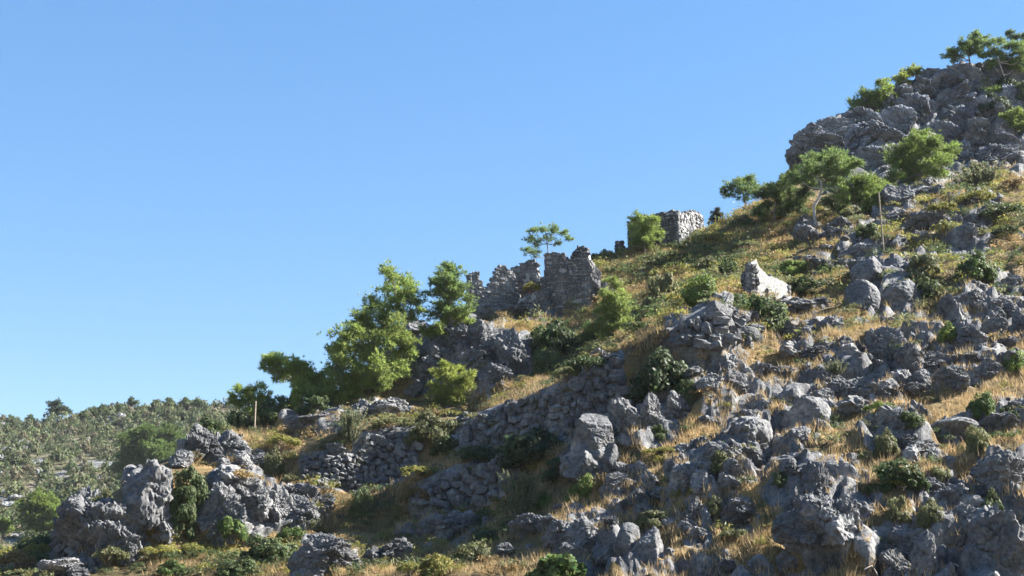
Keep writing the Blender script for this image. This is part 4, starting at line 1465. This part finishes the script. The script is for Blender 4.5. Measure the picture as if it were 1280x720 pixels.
pine("summit pine at the left with sky showing under its crown", (1212, 84), [(1212, 76), (1210, 64)], [(1220, 44, 6), (1214, 52, 9), (1204, 56, 8), (1226, 54, 8), (1194, 64, 8), (1186, 70, 7), (1208, 64, 9), (1222, 64, 8), (1196, 73, 7), (1230, 48, 5)], PG, 1.0)
pine("leaning pine with a bare white trunk at the upper right", (1260, 122), [(1259, 110), (1255, 94), (1249, 78), (1244, 66)],
     [(1240, 56, 8), (1252, 52, 8), (1264, 56, 9), (1276, 62, 9), (1236, 68, 9), (1250, 66, 10), (1264, 72, 10), (1278, 76, 9), (1240, 80, 7), (1270, 84, 8), (1228, 106, 8), (1240, 112, 8)], PG, .9, bark=M_PALEBARK, rad=.10)
pine("dark pine top cut by the right edge of the picture on the summit", (1278, 70), [(1277, 62), (1276, 54)], [(1268, 46, 7), (1278, 46, 6), (1262, 42, 4), (1284, 54, 9), (1290, 64, 10)], PD, 1.0)
pine("small bright pine at the right edge below the cliff cleft", (1266, 168), [(1266, 160), (1266, 150)], [(1258, 146, 7), (1268, 142, 7), (1278, 148, 8), (1262, 154, 9), (1274, 158, 9), (1284, 158, 7)], PB, 1.1)
pine("tiny dark conifer on the skyline right of the square tower", (897, 284), [(897, 276), (897, 266)], [(897, 263, 3), (894, 268, 4), (900, 270, 4), (892, 275, 5), (902, 277, 5), (897, 279, 5)], (.05, .055, .03), 1.3, rad=.06, dy=4.0)
pine("small bright pine standing alone below the jagged pale crag", (566, 506), [(566, 496), (565, 480)],
     [(558, 458, 7), (550, 466, 7), (573, 462, 8), (584, 468, 7), (562, 472, 10), (578, 478, 10), (548, 482, 8), (562, 488, 11), (582, 490, 9), (550, 496, 9), (572, 498, 10)], PY, 1.15)


pine("soft young light green pine right of the ruined house", (768, 424), [(768, 410), (768, 385), (766, 362)],
     [(764, 352, 6), (770, 360, 8), (758, 366, 8), (774, 372, 10), (762, 380, 12), (754, 390, 9), (776, 388, 12), (766, 398, 14), (784, 400, 9), (750, 404, 10), (774, 412, 13), (790, 412, 8), (758, 416, 11)], (.16, .20, .055), .8)

# the valley behind the massive boulder: trees on the far side's foot
def valley(label, base, trunk, clumps, tint, **kw):
    pine(label, base, trunk, clumps, tint, far=True, rad=.22, length=.55, width=.16, **kw)


valley("big valley pine with a dark shaded side behind the fluted outcrop", (186, 612), [(186, 596), (188, 575), (190, 555)],
       [(172, 545, 10), (184, 540, 10), (200, 546, 13), (216, 542, 10), (158, 552, 10), (174, 560, 14), (192, 562, 15), (210, 560, 13), (226, 556, 10), (162, 574, 14), (184, 580, 15), (204, 576, 13), (150, 586, 11), (172, 592, 14), (196, 594, 12), (220, 572, 9)], (.085, .125, .036), dens=.30)
valley("bright green valley tree at the far left", (50, 672), [(50, 660), (52, 640)], [(46, 622, 10), (58, 626, 11), (34, 634, 10), (50, 640, 14), (68, 640, 11), (40, 652, 13), (60, 656, 13), (76, 654, 8)], (.115, .16, .036), dens=.30)
valley("small vivid green tree cut by the left edge of the picture", (4, 672), [(4, 664), (4, 656)], [(2, 652, 8), (10, 660, 7), (-6, 660, 9)], (.135, .18, .036), dens=.35)
valley("dark valley tree in shade between the bright tree and the massive boulder", (78, 655), [(78, 645), (80, 632)], [(84, 632, 8), (76, 640, 9), (92, 642, 8), (82, 650, 10)], PD, dens=.3)
valley("lone flat-crowned pine on the far skyline", (72, 524), [(72, 516), (72, 509)], [(66, 506, 5), (72, 504, 4), (79, 511, 5), (85, 514, 4), (66, 513, 5), (73, 515, 4)], (.05, .075, .035), dens=.35, squash=.7)
valley("small pine top on the far skyline near the valley pine", (166, 508), [(166, 504), (166, 500)], [(165, 500, 3), (168, 503, 4), (163, 505, 4)], (.055, .08, .035), dens=.4)


for lab, u, v, r_ in (("small rounded pine at the far left end of the far skyline", 14, 524, 3.2), ("low pine on the far skyline just left of the lone flat-crowned pine", 38, 523, 3),
                      ("low pine on the far skyline just right of the lone flat-crowned pine", 104, 519, 3.4), ("bulky green pine on the far skyline left of the white rock band", 118, 515, 4.5),
                      ("bulky pine right above the left end of the white rock band", 128, 512, 4), ("small pine on the far skyline above the right end of the white rock band", 150, 511, 3.4),
                      ("round pine on the far skyline just right of the small pine top", 196, 506, 4), ("green pine on the far skyline above the big valley pine's right half", 212, 505, 4.4),
                      ("wide green pine on the far skyline left of the near ridge", 232, 504, 4.6), ("last green pine on the far skyline, half hidden by the near ridge", 246, 504, 4)):
    valley(lab, (u, v + 8), [(u, v + 4), (u, v)], [(u, v - r_, r_ * .6), (u - r_ * .7, v, r_ * .8), (u + r_ * .7, v + 1, r_ * .8), (u, v + r_ * .8, r_)], (.09, .12, .05), dens=.32, group="pines along the far skyline")


def stick(label, u, v, arms):
    """A dead branching shrub, grey and bare."""
    p, n, ppm = hit(u, v)
    parts = []
    for path in arms:
        q = [Vector(at(a, b, p.y - .15)) - p for a, b in path]
        parts.append(tube(q, list(np.linspace(.035, .012, len(q))), 5))
    V, Fc = join(parts)
    o = link("dead_shrub", make_mesh("dead_shrub", V, Fc, smooth=True), M_PALEBARK, None, p)
    tag(o, label, "dead shrub")


stick("bare grey dead shrub with forked twigs at the bottom edge", 1196, 716, [[(1196, 724), (1199, 708), (1203, 690)], [(1199, 708), (1192, 704)], [(1200, 702), (1210, 697)], [(1196, 720), (1180, 718), (1172, 722)]])
stick("pale bare twig lying over the bottom edge left of the dead shrub", 1150, 718, [[(1172, 726), (1158, 716), (1144, 710)], [(1158, 716), (1152, 722)]])
stick("bleached arching branch at the bottom under the huge crag", 1088, 714, [[(1080, 712), (1090, 707), (1096, 716), (1098, 724)]])

# ------------------------------------------------------------------ low cover that nobody could count
AREA = np.linalg.norm(np.cross(du, dv), axis=2)
VIEW = (UUX > -40) & (UUX < 1330) & (VVX > 60) & (VVX < 745)


def weight(regions, rockfac):
    w = np.zeros(UUX.shape)
    for (a, b, ru, rv, s) in regions:
        w = np.maximum(w, s * (1 - sstep(.6, 1.2, ((UUX - a) / ru) ** 2 + ((VVX - b) / rv) ** 2)))
    w = w * AREA * VIEW * np.clip(1 - rockfac * ROCKM, 0.0, 1)
    w[0] = 0
    w[-5:] = 0
    w = w.ravel()
    return w / w.sum()


def scatter(w, n):
    c = RNG.choice(len(w), n, p=w, replace=False)
    r_, c_ = c // NC, c % NC
    p = PTS[r_, c_] + (PTS[r_, np.minimum(c_ + 1, NC - 1)] - PTS[r_, c_]) * RNG.random((n, 1))
    return p, UUX[r_, c_], VVX[r_, c_]


# dry grass
GREG = [(1100, 560, 300, 190, 1.0), (900, 640, 180, 110, 1.0), (760, 650, 90, 40, .7), (980, 440, 150, 70, 1), (690, 395, 95, 26, 1.8), (660, 495, 80, 22, .9), (800, 350, 130, 50, 1.9),
        (880, 310, 90, 50, 2), (980, 310, 90, 60, 1.5), (370, 570, 120, 40, .5), (560, 640, 130, 50, .6), (450, 660, 80, 40, .6), (150, 700, 60, 14, .8), (760, 580, 90, 40, .7), (800, 410, 120, 30, .8),
        (1180, 420, 120, 60, .7), (1180, 250, 110, 60, .25), (400, 712, 300, 22, .7), (760, 705, 120, 25, .8), (320, 560, 60, 30, .6), (540, 590, 50, 20, .5)]
gw = weight(GREG, .72) * sstep(-.55, .45, fbm(PTS.reshape(-1, 3) * .33 + 3, 3))
gp, gu, gvv = scatter(gw / gw.sum(), 21000)
NB = 11
n = len(gp)
gold = fbm(gp * .5 + 8, 3)
hgt = np.where(gvv > 420, RNG.uniform(.16, .5, n), RNG.uniform(.22, .5, n))
root_ = np.repeat(gp, NB, 0) + RNG.normal(0, .10, (n * NB, 3)) * np.array([1, 1, .1])
dirn = RNG.normal(0, .55, (n * NB, 3))
dirn[:, 2] = 1
dirn /= np.linalg.norm(dirn, axis=1)[:, None]
hh = np.repeat(hgt, NB)[:, None] * RNG.uniform(.6, 1.25, (n * NB, 1))
side = RNG.normal(size=(n * NB, 3)); side[:, 2] = 0
side /= np.linalg.norm(side, axis=1)[:, None]
wd = RNG.uniform(.012, .026, (n * NB, 1))
tip = root_ + dirn * hh
gvx = np.stack([root_ - side * wd - np.array([0, 0, .12]), root_ + side * wd - np.array([0, 0, .12]), tip], 1).reshape(-1, 3)
g1_ = np.array([.49, .345, .165]); g2_ = np.array([.38, .29, .16]); g3_ = np.array([.38, .285, .105])
gc = np.where((gold > .15)[:, None], g1_, np.where((gold > -.25)[:, None], .5 * g1_ + .5 * g2_, g2_))
gc = np.where(((gvv < 420) & (RNG.random(n) < .45))[:, None], g3_, gc)
gc = np.repeat(np.repeat(gc, NB, 0) * RNG.uniform(.7, 1.25, (n * NB, 1)), 3, 0)
grass = link("dry_grass", make_mesh("dry_grass", gvx, np.arange(len(gvx)).reshape(-1, 3), col=gc), M_GRASS, None, None, (1, 1, 1))
tag(grass, "tall straw-coloured dry grass growing between the rocks", "grass", kind="stuff")


# dwarf scrub: cushions of heath, spurge and thyme
def thin(kind, keep, rng, grow=1.9):
    me, v, f, c = KINDS[kind][rng.integers(len(KINDS[kind]))]
    m = rng.choice(len(f), keep, replace=False)
    vv = v.reshape(-1, 4, 3)[m][:, :3]
    cen = vv.mean(1, keepdims=True)
    return (cen + (vv - cen) * grow * 1.25), c.reshape(-1, 4, 3)[m][:, :3]


SREG = [(800, 350, 130, 60, 1.6), (900, 310, 100, 60, 1.7), (690, 395, 90, 25, .55), (980, 320, 110, 70, .9), (1180, 290, 140, 90, .9), (1120, 400, 170, 60, .35), (360, 570, 120, 45, 1), (500, 525, 130, 30, .9),
        (650, 560, 110, 30, 1.6), (560, 640, 120, 50, 1.2), (300, 690, 160, 40, 1.5), (450, 712, 320, 22, .9), (40, 705, 80, 20, 1), (760, 470, 120, 60, .6), (1050, 520, 260, 190, .42), (450, 640, 120, 40, 1.1), (640, 470, 90, 40, .6), (520, 480, 90, 40, .3), (280, 560, 60, 40, .9)]
sp, su, sv = scatter(weight(SREG, .8), 3200)
SV, SC = [], []
tone = fbm(sp * .16 + 20, 3)
for k in range(len(sp)):
    v, c = thin(("cushion", "cushion", "leafy", "spiky")[int(RNG.integers(4))], 110, RNG, 2.15)
    s = RNG.uniform(.28, .75) * (1.2 if sv[k] < 430 else 1.0)
    a = RNG.uniform(0, 6.28)
    R = np.array([[math.cos(a), -math.sin(a), 0], [math.sin(a), math.cos(a), 0], [0, 0, RNG.uniform(.7, 1.1)]])
    SV.append((v.reshape(-1, 3) @ R.T) * s + sp[k])
    t = tone[k] + RNG.normal(0, .25)
    base_c = TINT['T'] if t > .4 else TINT['Y'] if t > -.02 else TINT['O'] if t > -.3 else TINT['d']
    SC.append(c.reshape(-1, 3) * np.array(base_c) * RNG.uniform(.95, 1.5) * (1.25 if sv[k] < 430 else 1.0))  # upper cushions tinted lighter: brightness put into the colour where sun only grazes
SV = np.concatenate(SV)
scrub = link("dwarf_scrub", make_mesh("dwarf_scrub", SV, np.arange(len(SV)).reshape(-1, 3), col=np.concatenate(SC)), M_LEAF, None, None, (1, 1, 1))
tag(scrub, "low olive and yellow heath cushions covering the grassy slope", "scrub", kind="stuff")

# ------------------------------------------------------------------ the far hill's cover
FAREA = np.linalg.norm(np.cross(np.gradient(FP, axis=1), np.gradient(FP, axis=0)), axis=2)
fw = FAREA.copy()
fw[:4] = 0
fw[-2:] = 0
FUX = np.concatenate([np.broadcast_to(FU, FV.shape)[:1], np.broadcast_to(FU, FV.shape), np.broadcast_to(FU, FV.shape)[-1:], np.broadcast_to(FU, FV.shape)[-1:]], 0)
fw = fw * np.where((FUX > -60) & (FUX < 420), 1.0, np.where((FUX > -400) & (FUX < 700), .10, 0))
fw = (fw / fw.sum()).ravel()
WV, WC = [], []
FNC = FP.shape[1]
for c in RNG.choice(len(fw), 5400, p=fw, replace=True):
    r_, c_ = divmod(int(c), FNC)
    if r_ + 1 >= FP.shape[0] or c_ + 1 >= FNC:
        continue
    a_, b_ = RNG.random(2)
    p = FP[r_, c_] * (1 - a_) + FP[r_, c_ + 1] * a_ + (FP[r_ + 1, c_] - FP[r_, c_]) * b_
    big = RNG.random() < (.30 + .45 * float(sstep(90, 220, FUX[r_, c_])))
    v, cc = thin("far", 190 if big else 105, RNG, 1.1)
    s = RNG.uniform(1.3, 2.8) if big else RNG.uniform(.5, 1.4)
    hz = RNG.uniform(1.1, 1.7) if big else .9
    an = RNG.uniform(0, 6.28)
    R = np.array([[math.cos(an), -math.sin(an), 0], [math.sin(an), math.cos(an), 0], [0, 0, hz]])
    WV.append((v.reshape(-1, 3) @ R.T) * s + p)
    b_c = np.array([(.11, .135, .06), (.08, .105, .05), (.135, .15, .07), (.14, .13, .08)][int(RNG.choice(4, p=(.36, .24, .25, .15)))])
    WC.append(cc.reshape(-1, 3) * b_c * RNG.uniform(.75, 1.25))
WV = np.concatenate(WV)
wood = link("far_woodland", make_mesh("far_woodland", WV, np.arange(len(WV)).reshape(-1, 3), col=np.concatenate(WC)), M_LEAF, None, None, (1, 1, 1))
tag(wood, "open pine and maquis woodland covering the hill across the valley", "woodland", kind="stuff")

FAR_ROCKS = [("white rock band just under the far skyline", [(140, 526, 7, 4), (152, 525, 7, 5), (146, 530, 8, 3)]), ("pale pink rocks at the left edge on the far hill", [(5, 565, 10, 4), (14, 570, 7, 3), (0, 572, 8, 3)]),
             ("small white rocks in the middle of the far hill", [(48, 593, 4, 5), (53, 597, 4, 3)]), ("pale rock strip near the bright valley tree", [(20, 625, 9, 4), (12, 632, 8, 4), (28, 618, 6, 3)]),
             ("two white stones high on the far hill", [(30, 553, 5, 3), (38, 557, 4, 2)]), ("grey pale rock low on the far hill at the left edge", [(3, 594, 5, 4), (10, 591, 4, 3)])]
for label, lobes in FAR_ROCKS:
    p, n, ppm = far_hit(*lobes[0][:2])
    root = link("rock_outcrop", None, None, None, p)
    tag(root, label, "rock outcrop")
    for (u, v, ru, rv) in lobes:
        p, n, ppm = far_hit(u, v)
        place_rock("rock", PALE_VARIANTS[u % 3], p, ru / ppm, ru / ppm, rv / ppm * 1.4, root, back=0)

# ------------------------------------------------------------------ the thin summer haze between the hills
hb = bpy.data.materials.new("thin_haze")
hb.use_nodes = True
hn = hb.node_tree
hn.nodes.remove(hn.nodes["Principled BSDF"])
pv = hn.nodes.new("ShaderNodeVolumePrincipled")
pv.inputs["Color"].default_value = (0.86, 0.91, 1.0, 1)
pv.inputs["Density"].default_value = 0.00006
pv.inputs["Anisotropy"].default_value = 0.0
hn.links.new(pv.outputs[0], hn.nodes["Material Output"].inputs["Volume"])
x0, x1, y0, y1, z0, z1 = -420.0, 420.0, -60.0, 900.0, -3.0, 85.0
hv = [(x, y, z) for x in (x0, x1) for y in (y0, y1) for z in (z0, z1)]
hf = [(0, 1, 3, 2), (4, 6, 7, 5), (0, 4, 5, 1), (2, 3, 7, 6), (0, 2, 6, 4), (1, 5, 7, 3)]
haze = link("haze", make_mesh("haze", hv, hf), hb)
haze["kind"] = "stuff"
